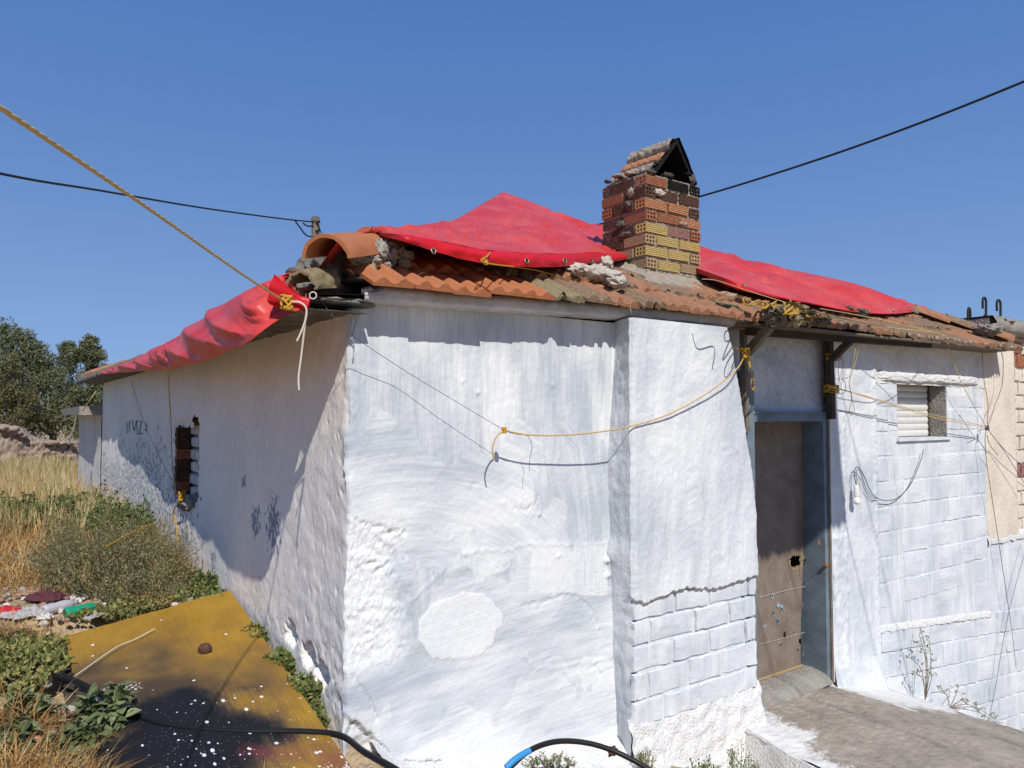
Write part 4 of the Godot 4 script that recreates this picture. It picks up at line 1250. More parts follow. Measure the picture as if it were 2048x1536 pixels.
func roof() -> void:
	var rf := sub("roof", house)
	rf.set_meta("label", "low hip roof of clay tiles, orange at the corner and weathered elsewhere")
	var m := MB.new()
	var c := [Vector3(-0.04, 2.42, 0.10), Vector3(6.36, 2.45, 0.10), Vector3(6.36, 2.40, -7.9), Vector3(-0.04, 2.32, -7.9)]
	var r0 := Vector3(3.12, 4.05, -3.35)
	var r1 := Vector3(3.12, 4.05, -4.5)
	m.quad(c[0], c[1], r0, r0 + Vector3(-0.001, 0, 0)); m.tri(c[2], c[3], r1); m.quad(c[1], c[2], r1, r0); m.quad(c[3], c[0], r0, r1); m.quad(c[3], c[2], c[1], c[0])
	part(m, "roof_deck", M["dark wood"], rf)
	var th := atan(SLOPE)
	var kinds := [[], [], []]
	for k in 4:
		kinds[0].append(tile_mesh(0.2, 0.40, 2, 300 + k, 0.05))
		kinds[1].append(tile_mesh(0.2, 0.40, 2, 320 + k, 0.35))
		kinds[2].append(tile_mesh(0.2, 0.40, 2, 340 + k, 0.9))
	var n := 0
	for row in 4:
		var z := 0.205 - row * 0.285
		var s := 0.0 + [0.02, 0.30, 0.66, 1.02][row] as float
		while s < 6.42 - row * 0.25:
			n += 1
			var kind := 1
			var mm: Material = M["lichen tile"]
			var roll := rng.randf()
			if row == 0:
				if s < 0.96: kind = 0; mm = M["new tile"]
				elif s < 1.2: mm = M["mossy tile"]; kind = 2
				elif roll < 0.35: mm = M["faded tile"]
			elif row == 1:
				if s < 0.5: kind = 0; mm = M["new tile"]
				elif s < 0.95: mm = M["mossy tile"]; kind = 2
				elif s < 1.6: mm = M["faded tile"]
				elif roll < 0.4: mm = M["faded tile"]
			elif roll < 0.5: mm = M["faded tile"]
			if kind == 1 and roll > 0.6: kind = 2
			var gap := s > 2.2 and s < 2.9 and row >= 2
			if not gap:
				var o := put(kinds[kind][n % 4], "roof_tile", mm, rf)
				var sag := 0.006 * sin(s * 2.1) - 0.045 * sstep(1.6, 0.0, s)
				o.position = Vector3(s, roof_y(z) - 0.035 + row * 0.012 + sag + rng.randf_range(-0.006, 0.008), z + 0.012 * s * 0.5 + rng.randf_range(-0.012, 0.012))
				o.rotation = Vector3(th - 0.03 + rng.randf_range(-0.03, 0.03), rng.randf_range(-0.05, 0.05), rng.randf_range(-0.03, 0.03))
			s += 0.197
	# tiles of the side slope, seen at its far end and beside the corner
	for q in [[-7.05, "faded tile"], [-7.3, "new tile"], [-7.55, "faded tile"]]:
		var o := put(kinds[1][0], "roof_tile", M[q[1]], rf)
		o.transform = Transform3D(Basis(Vector3.UP, -PI / 2) * Basis(Vector3.RIGHT, 0.36), Vector3(-0.24, 2.325, q[0]))
	# hip tiles at the corner
	var hd := (APEX - Vector3(-0.1, 2.49, 0.15)).normalized()
	var e0 := dp(652, 521, 3.10)
	m = MB.new(); barrel(m, e0, e0 + hd * 0.50 + Vector3(0.05, -0.03, 0), 0.11, 0.10, 0.016, PI * 0.95, Vector3(0.05, 1, 0), 0.05); part(m, "hip_tile", M["new tile"], rf)
	m = MB.new(); barrel(m, e0 + hd * 0.44 + Vector3(0.05, 0.0, 0), e0 + hd * 0.9 + Vector3(0.06, -0.05, 0), 0.105, 0.09, 0.015, PI * 0.95, Vector3.UP, 0.05); part(m, "hip_tile", M["new tile"], rf)
	var e1 := dp(609, 574, 3.06)
	m = MB.new(); barrel(m, e1 + Vector3(-0.015, 0.0, 0.0), e1 + Vector3(0.15, 0.05, -0.16), 0.068, 0.07, 0.013, PI * 1.0, Vector3(0.1, 1, 0.2), 0.25); part(m, "hip_tile", M["mossy tile"], rf)
	m = MB.new(); barrel(m, dp(722, 530, 3.32), dp(722, 530, 3.32) + Vector3(0.05, 0.05, -0.22), 0.062, 0.058, 0.013, PI * 0.8, Vector3(0.1, -1, 0), 0.2); part(m, "broken_tile", M["tan brick"], rf)
	m = MB.new(); m.beam(dp(738, 541, 3.34), dp(752, 536, 3.34), 0.05, 0.035); part(m, "broken_tile", M["tan brick"], rf)
	# mortar lumps bedding the hip tiles
	for q in [[722, 517, 3.36, 0.055, 0.036, 0.05], [755, 504, 3.44, 0.055, 0.045, 0.05], [775, 512, 3.47, 0.045, 0.04, 0.05], [795, 508, 3.52, 0.05, 0.03, 0.05], [768, 494, 3.5, 0.05, 0.03, 0.05], [745, 522, 3.38, 0.03, 0.03, 0.04], [776, 532, 3.42, 0.018, 0.015, 0.02], [808, 527, 3.5, 0.026, 0.022, 0.03], [815, 512, 3.58, 0.028, 0.02, 0.03]]:
		m = MB.new(); rock(m, dp(q[0], q[1], q[2]), Vector3(q[3], q[4], q[5]), int(q[0]), 0.55, 2.4, 16); part(m, "mortar_lump", M["grey mortar"], rf)
	# earth and mortar filling the hollow behind the open hip tile
	for q in [[690, 545, 3.55, 0.12, 0.08, 0.10], [655, 550, 3.45, 0.13, 0.09, 0.10], [700, 570, 3.55, 0.12, 0.06, 0.10], [640, 580, 3.40, 0.12, 0.05, 0.10], [735, 565, 3.58, 0.09, 0.05, 0.08], [672, 525, 3.5, 0.10, 0.06, 0.08]]:
		m = MB.new(); rock(m, dp(q[0], q[1], q[2]), Vector3(q[3], q[4], q[5]), int(q[0]) + 3, 0.4, 1.8, 18); part(m, "mortar_lump", M["old concrete"], rf)
	m = MB.new(); rock(m, dp(738, 583, 3.33), Vector3(0.032, 0.02, 0.03), 77, 0.5, 1.8, 8); part(m, "mortar_lump", M["spilt whitewash"], rf)
	# eave slab under the front tiles and along the side
	var P := PackedVector3Array()
	for a in 201:
		var f := a / 200.0
		var s := lerpf(0.02, 2.72, f)
		var y0 := 2.325 + 0.03 * maxf(s, 0.0) - 0.012 * maxf(s - 1.6, 0.0) + 0.006 * NB.get_noise_2d(s * 6.0, 3.0)
		var zf := 0.115 + 0.008 * NB.get_noise_2d(s * 7.0, 8.0) + 0.02 * sstep(1.5, 2.6, s)
		var prof := [Vector2(-0.02, y0 - 0.008), Vector2(zf - 0.012, y0), Vector2(zf, y0 + 0.010), Vector2(zf + 0.004 * NB.get_noise_2d(s * 20.0, 1.0), y0 + 0.035), Vector2(zf - 0.003, y0 + 0.065 - 0.04 * sstep(0.14, 0.02, s)), Vector2(0.0, y0 + 0.085 - 0.05 * sstep(0.14, 0.02, s))]
		for q in prof: P.append(Vector3(s, q.y, q.x))
	m = MB.new(); m.grid(5, 200, P, true)
	part(m, "eave_slab", M["niche plaster"], house)
	P = PackedVector3Array()
	for a in 241:
		var f := a / 240.0
		var t := lerpf(-0.12, 8.0, f)
		var y0 := 2.275 - 0.005 * t + 0.010 * NB.get_noise_2d(t * 6.0, 43.0)
		var xf := lerpf(0.24, 0.27, f) + 0.02 * NB.get_noise_2d(t * 5.0, 48.0)
		for q in [Vector2(-0.05, y0), Vector2(xf - 0.012, y0 - 0.004 * sin(t * 30.0)), Vector2(xf, y0 + 0.012), Vector2(xf, y0 + 0.06), Vector2(-0.1, y0 + 0.085)]:
			P.append(Vector3(-q.x, q.y, -t))
	m = MB.new(); m.grid(4, 240, P, true)
	m.quad(Vector3(0.05, 2.29, -8.0), Vector3(-0.27, 2.29, -8.0), Vector3(-0.27, 2.36, -8.0), Vector3(0.1, 2.38, -8.0))
	part(m, "eave_slab", M["old concrete"], house)
	m = MB.new(); rock(m, Vector3(-0.08, 2.318, -0.06), Vector3(0.19, 0.022, 0.18), 88, 0.2, 1.4, 22); part(m, "corner_block", M["old concrete"], house)
	# boarded soffit over the door and the window
	var zz := [[-0.05, 0.075], [0.08, 0.15], [0.155, 0.215]]
	for q in 3:
		m = MB.new()
		m.beam(Vector3(2.40 + 0.1 * q, 2.392 + 0.002 * q, (zz[q][0] + zz[q][1]) * 0.5), Vector3(6.34 - 0.02 * q, 2.415 + 0.002 * q, (zz[q][0] + zz[q][1]) * 0.5 + 0.02), zz[q][1] - zz[q][0], 0.014)
		part(m, "soffit_board", M["grey wood"], house)
	for k in 26:                      # white mortar stops under the tile ends
		var s := 4.45 + k * 0.072
		if rng.randf() < 0.25: continue
		m = MB.new(); rock(m, Vector3(s, roof_y(0.22) - 0.012, 0.205 + 0.005 * s), Vector3(0.03, 0.016, 0.012) * rng.randf_range(0.7, 1.2), 400 + k, 0.4, 1.8, 7)
		part(m, "mortar_stop", M["mortar"], rf)
	# bits of broken tile and mortar lying on the right slope
	for q in [[1462, 592, 0.06, "tan brick", 0.5], [1486, 596, 0.05, "tan brick", 1.1], [1505, 606, 0.045, "tan brick", 0.8], [1445, 588, 0.04, "tan brick", 0.2], [1530, 606, 0.04, "faded tile", 0.4], [1600, 612, 0.05, "tan brick", 1.3]]:
		var p := roofhit(q[0], q[1], 0.075)
		m = MB.new(); m.beam(p - Vector3(cos(q[4]), 0.25, -sin(q[4])) * q[2] * 1.2, p + Vector3(cos(q[4]), 0.25, -sin(q[4])) * q[2] * 1.2, q[2] * 0.9, 0.02, Vector3(0.2, 1, 0.2)); part(m, "tile_fragment", M[q[3]], rf)
	for q in [[1560, 632, 0.07, 0.05], [1585, 640, 0.055, 0.035], [1640, 643, 0.05, 0.028], [1615, 636, 0.06, 0.04], [1545, 622, 0.05, 0.04], [1690, 620, 0.05, 0.03], [1660, 612, 0.05, 0.03], [1720, 626, 0.06, 0.03]]:
		m = MB.new(); rock(m, roofhit(q[0], q[1], 0.05), Vector3(q[2] * 1.2, q[3], q[2]), int(q[0]), 0.6, 2.0, 14); part(m, "mortar_lump", M["mossy tile" if int(q[0]) % 2 else "dark mortar"], rf)
	# pale mortar patches beside the chimney
	for q in [[1180, 545, 0.12, 0.045, 0.07], [1215, 553, 0.10, 0.04, 0.07], [1205, 530, 0.07, 0.05, 0.06], [1150, 541, 0.05, 0.025, 0.05], [1235, 565, 0.06, 0.03, 0.05]]:
		m = MB.new(); rock(m, roofhit(q[0], q[1], 0.04), Vector3(q[2], q[3], q[4]), int(q[0]), 0.5, 1.6, 14); part(m, "mortar_lump", M["pale stone"], rf)
	# ridge capping towards the right end
	for k in 7:
		var f := 0.985 - 0.055 * k
		var a := APEX.lerp(Vector3(6.5, 2.47, 0.2), f)
		m = MB.new(); barrel(m, a, APEX.lerp(Vector3(6.5, 2.5, 0.2), f - 0.06), 0.085, 0.075, 0.014, PI * 0.95, Vector3.UP, 0.1); part(m, "hip_tile", M["lichen tile" if k % 2 else "faded tile"], rf)

func chimney() -> void:
	var ch := sub("chimney", house)
	ch.set_meta("label", "chimney of red and yellow hollow bricks with a sooty gabled cap")
	var c := Vector3(2.315, 2.725, -0.45)
	var L := 0.205
	var D := 0.10
	var H := 0.0625
	var J := 0.0195
	var full := brick_mesh(L, H, D)
	var short := brick_mesh(0.13, H, D)
	var half := brick_mesh(0.10, H, D)
	var W := 2.0 * L + D + 2.0 * J
	var dep := L * 2.0 + J
	var front := [["yellow brick", "yellow brick", "tan brick"], ["tan brick", "yellow brick", "tan brick"], ["yellow brick", "yellow brick", "tan brick"], ["tan brick", "yellow brick", "yellow brick"], ["yellow brick", "purple brick", "red brick"],
		["red brick", "red brick", "orange brick"], ["orange brick", "orange brick", "sooty brick"], ["sooty brick", "sooty brick", "sooty brick"], ["red brick", "soot", "soot"]]
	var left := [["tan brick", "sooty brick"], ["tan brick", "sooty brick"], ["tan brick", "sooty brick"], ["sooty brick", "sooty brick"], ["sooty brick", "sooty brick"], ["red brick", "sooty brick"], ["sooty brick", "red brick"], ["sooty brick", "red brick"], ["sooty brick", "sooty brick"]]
	var rows := 9
	for r in rows:
		var y := c.y + (r + 0.5) * (H + J) + 0.01
		var lean := 0.006 * sin(r * 1.7)
		var jt := func() -> float: return rng.randf_range(-0.005, 0.005)
		if r % 2 == 0:
			# stretchers start at the near corner on the front; their ends show on the left face
			var xs := [c.x + L * 0.5, c.x + L * 1.5 + J]
			for k in 2:
				var o := put(full, "brick", M[front[r][k]], ch)
				o.position = Vector3(xs[k] + lean, y + jt.call(), c.z - D * 0.5 + jt.call())
				o.rotation.y = rng.randf_range(-0.03, 0.03)
			var e := put(full, "brick", M[front[r][2]], ch)       # header at the right end, running back
			e.position = Vector3(c.x + W - D * 0.5 + lean, y, c.z - L * 0.5 + jt.call())
			e.rotation.y = PI / 2
			var z := c.z - D - J
			var o2 := put(full, "brick", M[left[r][0]], ch)
			o2.position = Vector3(c.x + D * 0.5 + lean + jt.call(), y, z - L * 0.5); o2.rotation.y = PI / 2 + rng.randf_range(-0.03, 0.03)
			o2 = put(half, "brick", M[left[r][1]], ch)
			o2.position = Vector3(c.x + 0.05 + lean, y, c.z - dep + 0.05); o2.rotation.y = 0.0
		else:
			var h := put(full, "brick", M[left[r][0]], ch)        # stretcher on the left face, its end shows in front
			h.position = Vector3(c.x + D * 0.5 + lean, y, c.z - L * 0.5 + 0.002); h.rotation.y = PI / 2
			if front[r][0] != left[r][0]: h.material_override = M[front[r][0]] if r < 4 else M[left[r][0]]
			var h2 := put(full, "brick", M[left[r][1]], ch)
			h2.position = Vector3(c.x + D * 0.5 + lean + jt.call(), y, c.z - L * 1.5 - J); h2.rotation.y = PI / 2 + rng.randf_range(-0.03, 0.03)
			for k in 2:
				var o := put(full, "brick", M[front[r][k + 1]], ch)
				o.position = Vector3(c.x + D + J + L * 0.5 + k * (L + J) + lean, y + jt.call(), c.z - D * 0.5 + jt.call())
				o.rotation.y = rng.randf_range(-0.03, 0.03)
			# back right corner
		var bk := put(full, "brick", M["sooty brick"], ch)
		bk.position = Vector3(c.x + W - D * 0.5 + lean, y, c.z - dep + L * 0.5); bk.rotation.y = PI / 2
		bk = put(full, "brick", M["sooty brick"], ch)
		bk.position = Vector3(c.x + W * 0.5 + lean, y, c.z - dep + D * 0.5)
	var top := c.y + rows * (H + J) + 0.012
	# mortar core, rough in the joints
	var m := MB.new()
	for side in 4:
		var P := PackedVector3Array()
		var lo := Vector3(c.x + 0.006, c.y, c.z - 0.006)
		var hi := Vector3(c.x + W - 0.006, top, c.z - dep + 0.006)
		for b in 61:
			for a in 41:
				var f := a / 40.0
				var y := lerpf(lo.y, hi.y, b / 60.0)
				var h := 0.013 * NB.get_noise_3d(f * 18.0 + side * 9.0, y * 34.0, side) - 0.006
				match side:
					0: P.append(Vector3(lerpf(lo.x, hi.x, f), y, lo.z + h))
					1: P.append(Vector3(hi.x + h, y, lerpf(lo.z, hi.z, f)))
					2: P.append(Vector3(lerpf(hi.x, lo.x, f), y, hi.z - h))
					3: P.append(Vector3(lo.x - h, y, lerpf(hi.z, lo.z, f)))
		m.grid(40, 60, P)
	part(m, "mortar_core", M["mortar"], ch)
	# a few mortar smears over the brick faces
	for q in [[1318, 385, 0.05, 0.022, 0.016, "pale stone"], [1262, 385, 0.03, 0.03, 0.02, "mortar"], [1258, 410, 0.03, 0.03, 0.02, "dark mortar"], [1240, 450, 0.04, 0.025, 0.02, "dark mortar"], [1385, 360, 0.03, 0.03, 0.02, "dark mortar"], [1372, 556, 0.025, 0.02, 0.012, "mortar"], [1250, 470, 0.05, 0.02, 0.02, "dark mortar"], [1365, 448, 0.05, 0.012, 0.012, "mortar"]]:
		var p := fr(q[0], q[1], c.z) if q[0] > 1290 else Vector3.ZERO
		if q[0] <= 1290:
			var r := ray(q[0], q[1])
			p = EYE + r * ((c.x - EYE.x) / r.x)
		m = MB.new(); rock(m, p, Vector3(q[2], q[3], q[4]) if q[0] > 1290 else Vector3(q[4], q[3], q[2]), int(q[0] + q[1]), 0.5, 1.8, 12); part(m, "mortar_smear", M[q[5]], ch)
	# sloping mortar skirt on the tiles
	var P2 := PackedVector3Array()
	for b in 13:
		var f := b / 12.0
		var grow := 0.22 * pow(1.0 - f, 1.2)
		for a in 97:
			var t := a / 96.0 * 4.0
			var k := int(t) % 4
			var g := t - floorf(t)
			var q := [Vector2(c.x - grow, c.z + grow), Vector2(c.x + W + grow * 0.7, c.z + grow), Vector2(c.x + W + grow * 0.7, c.z - dep - grow), Vector2(c.x - grow, c.z - dep - grow)]
			var p: Vector2 = q[k].lerp(q[(k + 1) % 4], g)
			var base := roof_y(p.y) - 0.02
			var y := lerpf(base, maxf(roof_y(p.y) + 0.03, 2.735), f) + 0.018 * NB.get_noise_2d(p.x * 14.0, p.y * 14.0 + f * 4.0)
			P2.append(Vector3(p.x + 0.012 * NC.get_noise_2d(t * 9.0, f * 6.0), y, p.y + 0.014 * NC.get_noise_2d(t * 11.0, f * 6.0 + 9.0)))
	m = MB.new(); m.grid(96, 12, P2)
	part(m, "mortar_skirt", M["mortar"], ch)
	# gabled cap, open to the front
	m = MB.new(); m.box(Vector3(c.x + 0.02, top - 0.03, c.z - dep + 0.02), Vector3(c.x + W - 0.02, top + 0.008, c.z - 0.02)); part(m, "flue_top", M["soot"], ch)
	var pk := Vector3(c.x + W * 0.60, top + 0.295, c.z - 0.01)
	var bl := Vector3(c.x + 0.085, top + 0.005, c.z - 0.005)
	var br := Vector3(c.x + W - 0.03, top + 0.0, c.z - 0.005)
	var back := Vector3(-0.012, 0.004, -(dep - 0.03))
	var strips := [[0.0, 0.30, "mortar", 0.05, 0.02], [0.30, 0.36, "dark mortar", 0.03, 0.0], [0.36, 0.64, "orange brick", 0.035, 0.01], [0.64, 0.70, "dark mortar", 0.03, 0.0], [0.70, 1.02, "mortar", 0.045, 0.02]]
	for s in strips:
		P2 = PackedVector3Array()
		var n := Vector3(-(pk.y - bl.y), pk.x - bl.x, 0).normalized()
		for b in 9:
			var f := lerpf(s[0], s[1], b / 8.0)
			for a in 25:
				var g := a / 24.0
				var p: Vector3 = bl.lerp(pk, f) + back * g
				var e := minf(b, 8 - b)
				p += n * (s[3] * pow(clampf(e / 1.5, 0, 1), 0.6) + s[4] * NB.get_noise_2d(g * 9.0 + s[0] * 20.0, f * 12.0) - 0.012)
				p += Vector3(0.008 * NC.get_noise_2d(g * 12.0, f * 10.0), 0, (0.02 * NC.get_noise_2d(f * 16.0, 3.0)) if a == 0 or a == 24 else 0.0)
				P2.append(p)
		m = MB.new(); m.grid(24, 8, P2, true)
		part(m, "cap_course", M[s[2]], ch)
	for s in [0, 1]:                  # the two leaning slabs themselves, black inside
		var b0: Vector3 = [bl, br][s]
		var n := Vector3(pk.y - b0.y, b0.x - pk.x, 0).normalized() * (1.0 if s == 0 else -1.0)
		if n.y > 0: n = -n
		m = MB.new()
		var q := [b0, pk, pk + n * 0.018, b0 + n * 0.018]
		for e in 4:
			var f := (e + 1) % 4
			m.quad(q[e], q[f], q[f] + back, q[e] + back)
		m.quad(q[0], q[1], q[2], q[3]); m.quad(q[3] + back, q[2] + back, q[1] + back, q[0] + back)
		part(m, "cap_slab", M["soot"], ch)
	P2 = PackedVector3Array()
	for b in 7:
		for a in 25:
			var g := a / 24.0
			var f := b / 6.0
			var n := Vector3(pk.y - br.y, br.x - pk.x, 0).normalized()
			if n.x < 0: n = -n
			P2.append(br.lerp(pk + Vector3(0.01, 0.012, 0), f) + back * g + n * (0.02 + 0.014 * NB.get_noise_2d(f * 9.0, g * 9.0)) + Vector3(0, 0, 0.012 * NC.get_noise_2d(f * 20.0, 2.0) if a == 0 else 0.0))
	m = MB.new(); m.grid(24, 6, P2); part(m, "cap_course", M["soot"], ch)
	m = MB.new(); m.tri(bl + back * 0.9, br + back * 0.9, pk + back * 0.9); part(m, "cap_back", M["soot"], ch)
	for q in [[1300, 342, 0.05, "dark mortar"], [1335, 348, 0.05, "dark mortar"], [1375, 347, 0.04, "soot"], [1260, 345, 0.05, "mortar"], [1235, 350, 0.05, "mortar"], [1215, 360, 0.03, "dark mortar"]]:
		var p := fr(q[0], q[1] + 3, c.z - 0.02)
		if q[0] < 1290:
			var r := ray(q[0], q[1] + 3)
			p = EYE + r * ((c.x + 0.03 - EYE.x) / r.x)
		m = MB.new(); rock(m, p, Vector3(q[2], 0.014, q[2] * 0.7), int(q[0]), 0.3, 1.4, 10); part(m, "mortar_bed", M[q[3]], ch)

# ---------------------------------------------------------------- the tarpaulin
func tarp() -> void:
	var t := thing("tarpaulin", "red tarpaulin spread over the tiled roof and hanging over its side eave", "tarpaulin")
	var edge := [[674, 489], [735, 469], [800, 481], [850, 497], [900, 512], [970, 527], [1050, 534], [1105, 534], [1130, 533], [1152, 531], [1192, 526], [1255, 528], [1330, 520], [1405, 560], [1462, 574], [1541, 593], [1643, 612], [1708, 624], [1786, 628], [1855, 620]]
	var topp := [[671, 488], [725, 466], [768, 460], [815, 455], [862, 446], [908, 439], [955, 412], [988, 393], [1005, 384], [1026, 390], [1080, 410], [1150, 441], [1290, 476], [1402, 499], [1480, 517], [1554, 533], [1657, 554], [1725, 571], [1793, 596], [1853, 617]]
	var lifts := [0.14, 0.13, 0.12, 0.10, 0.08, 0.065, 0.06, 0.06, 0.06, 0.06, 0.06, 0.06, 0.06, 0.07, 0.09, 0.07, 0.065, 0.06, 0.055, 0.05]
	var drop := [0.0, 0.01, 0.03, 0.05, 0.065, 0.07, 0.075, 0.075, 0.075, 0.07, 0.07, 0.03, 0.02, 0.02, 0.05, 0.02, 0.012, 0.01, 0.008, 0.004]
	var E := []
	var F := []
	var T := []
	var X := []
	for k in edge.size():
		var p := roofhit(edge[k][0], edge[k][1], lifts[k])
		if k < 2:                          # laid over the hip tiles, behind the open one
			p = dp(edge[k][0], edge[k][1], project(hip_pt(edge[k][0], edge[k][1], false)).z + [0.30, 0.16][k])
		if k >= 11 and k <= 13:            # tucked behind the chimney
			var q2: Vector2 = [Vector2(2.30, -0.62), Vector2(2.52, -1.02), Vector2(2.93, -0.80)][k - 11]
			p = Vector3(q2.x, roof_y(q2.y) + 0.06, q2.y)
		E.append(p)
		F.append(p + Vector3(0, drop[k], -0.012))
		var right: bool = topp[k][0] > 1005
		var q := hip_pt(topp[k][0], topp[k][1], right)
		T.append(q)
		X.append(q + (Vector3(0.5, -0.32, -0.1) if right else Vector3(-0.02, -0.16, -0.35)))
	var steps := 9
	var e := smooth(E, steps)
	var f := smooth(F, steps)
	var tt := smooth(T, steps)
	var xx := smooth(X, steps)
	var nu := e.size() - 1
	var nv := 40
	var P := PackedVector3Array()
	var H := PackedVector3Array()
	var U := PackedVector2Array()
	var folds := []
	for k in 22: folds.append([rng.randf_range(0.0, 1.0), rng.randf_range(-0.22, 0.22), rng.randf_range(0.012, 0.03), rng.randf_range(-0.02, 0.018)])
	for b in nv + 1:
		var v := float(b) / nv
		for a in nu + 1:
			var p: Vector3
			if v < 0.86: p = f[a].lerp(tt[a], v / 0.86)
			else: p = tt[a].lerp(xx[a], (v - 0.86) / 0.14)
			var w := minf(v / 0.1, 1.0) * (1.0 - sstep(0.75, 0.86, v))
			# long creases fan down from the peak, with softer sags between them
			var g := p.x - 3.0 + (1.0 - v) * 0.6
			var crease := pow(absf(NA.get_noise_2d(g * 2.2 + v * 1.2, v * 1.1 + p.z)), 0.7)
			var h := w * (0.06 * (0.35 - crease) + 0.02 * NB.get_noise_2d(p.x * 4.0 + v * 5.0, p.z * 4.0) + 0.006 * NC.get_noise_2d(p.x * 18.0, p.z * 7.0))
			# rows of tile rolls telegraph through
			h += w * 0.006 * sin(p.x * 33.0 + NB.get_noise_2d(p.x * 2.0, v * 4.0) * 4.0) * sstep(0.7, 0.1, v)
			var un := float(a) / nu
			for q in folds:                # sharp creases where the sheet was folded
				var dd: float = absf(un - (q[0] + q[1] * v)) / q[2]
				if dd < 1.0: h += w * q[3] * (1.0 - dd)
			if p.x > 3.0: h += w * 0.05 * exp(-pow((v - 0.55 + 0.06 * sin(p.x * 3.0)) / 0.1, 2.0)) * sstep(5.6, 4.0, p.x)
			P.append(p + Vector3(0, 0.9, 0.43) * h)
			U.append(Vector2(p.x, p.z))
	var m := MB.new()
	m.grid(nu, nv, P, false, PackedByteArray(), U)
	part(m, "sheet", M["tarpaulin"], t)
	for b in 6:
		for a in nu + 1:
			var v := b / 5.0
			var bow := 0.016 * sin(PI * v) + 0.012 * NB.get_noise_2d(f[a].x * 5.0, v * 2.0)
			H.append(e[a].lerp(P[a], v) + Vector3(0, 0, bow * (0.4 + 8.0 * (P[a].y - e[a].y))))
	m = MB.new(); m.grid(nu, 5, H)
	var hem := part(m, "hem", M["tarpaulin hem"], t)
	hem.set_meta("label", "bright red hem with eyelets along the lower edge")
	# eyelets
	for q in [[970, 520], [1052, 524], [1128, 523], [1185, 523], [868, 502], [1487, 572], [1750, 621], [1786, 621], [1825, 615]]:
		var p := roofhit(q[0], q[1], 0.085)
		var best := 1e9
		var at := p
		for k in H.size():
			var d := Vector2(project(H[k]).x - q[0], project(H[k]).y - q[1]).length()
			if d < best: best = d; at = H[k]
		if q[0] > 1300:
			best = 1e9
			for k in nu * 12:
				var d := Vector2(project(P[k]).x - q[0], project(P[k]).y - q[1]).length()
				if d < best: best = d; at = P[k]
		m = MB.new()
		var ring := []
		for k in 13: ring.append(at + Vector3(cos(TAU * k / 12.0) * 0.011, sin(TAU * k / 12.0) * 0.013, 0.005 - sin(TAU * k / 12.0) * (0.004 if q[0] < 1300 else 0.008)))
		m.tube(smooth(ring, 2), 0.0035, 0.0035, 5, false)
		var ey := part(m, "eyelet", M["eyelet brass"], t)
		m = MB.new()
		for k in 12: m.tri(at + Vector3(0, 0, 0.004), ring[k] - Vector3(0, 0, 0.001), ring[k + 1] - Vector3(0, 0, 0.001))
		part(m, "hole", M["black"], ey)
	# the part hanging over the side eave
	var bot := [[612, 612, 0.20], [562, 634, 0.33], [497, 680, 0.45], [430, 715, 0.42], [360, 735, 0.38], [332, 739, 0.36], [250, 745, 0.31], [212, 749, 0.29]]
	var sil := [[598, 556, 0.14], [572, 545, 0.25], [520, 570, 0.31], [450, 603, 0.31], [385, 646, 0.31], [335, 682, 0.31], [250, 725, 0.29], [205, 742, 0.26]]
	var B := []
	var C := []
	var I := []
	var K := []
	for k in 8:
		var p := lf(bot[k][0], bot[k][1], bot[k][2])
		var q := lf(sil[k][0], sil[k][1], sil[k][2])
		B.append(p); C.append(q)
		K.append(p.lerp(q, 0.5) + Vector3(-0.075 if k > 0 and k < 6 else -0.02, -0.015, 0))
		I.append(q + Vector3(0.55, 0.18, -0.1))
	var bb := smooth(B, 16)
	var kk := smooth(K, 16)
	var cc := smooth(C, 16)
	var ii := smooth(I, 16)
	nu = bb.size() - 1
	nv = 36
	P = PackedVector3Array()
	for b in nv + 1:
		var v := float(b) / nv
		for a in nu + 1:
			var p: Vector3
			if v < 0.6:
				var q := v / 0.6
				p = bb[a] * (1.0 - q) * (1.0 - q) + (kk[a] * 2.0 - (bb[a] + cc[a]) * 0.5) * 2.0 * q * (1.0 - q) + cc[a] * q * q
			else: p = cc[a].lerp(ii[a], (v - 0.6) / 0.4)
			var w := sstep(0.0, 0.15, v) * (1.0 - sstep(0.5, 0.64, v)) + 0.15
			var fold := absf(NC.get_noise_2d(p.z * 0.9 + v * 1.6, v * 0.5 + 5.0))
			var gather := exp(-pow((p.z + 1.95) / 0.35, 2.0)) + exp(-pow((p.z - 0.02) / 0.2, 2.0))
			var h := w * (0.075 * (0.3 - fold) + 0.012 * NB.get_noise_2d(p.z * 2.4 - v * 3.0, v * 1.2) + 0.05 * gather * absf(NB.get_noise_2d(p.z * 9.0 + v * 9.0, v)) - 0.05 * gather)
			P.append(p + Vector3(-0.85, 0.35, 0) * h)
	m = MB.new(); m.grid(nu, nv, P, false)
	part(m, "side_flap", M["tarpaulin"], t)
	# the gathered corner where the rope is tied
	m = MB.new()
	var P2 := PackedVector3Array()
	var k0 := dp(576, 604, 3.02)
	for b in 9:
		for a in 17:
			var an := TAU * a / 16.0
			var v := b / 8.0
			var r := lerpf(0.05, 0.012, v) * (1.0 + 0.35 * sin(an * 5.0 + v * 3.0)) + 0.02 * sstep(0.75, 1.0, v)
			P2.append(k0 + Vector3(-0.06 + 0.14 * v, 0.045 - 0.055 * v, -0.03 + 0.05 * v) + Vector3(0.15, 1, 0.1) * r * sin(an) + Vector3(0.4, 0, -0.8) * r * cos(an))
	m.grid(16, 8, P2)
	part(m, "gathered_corner", M["tarpaulin hem"], t)

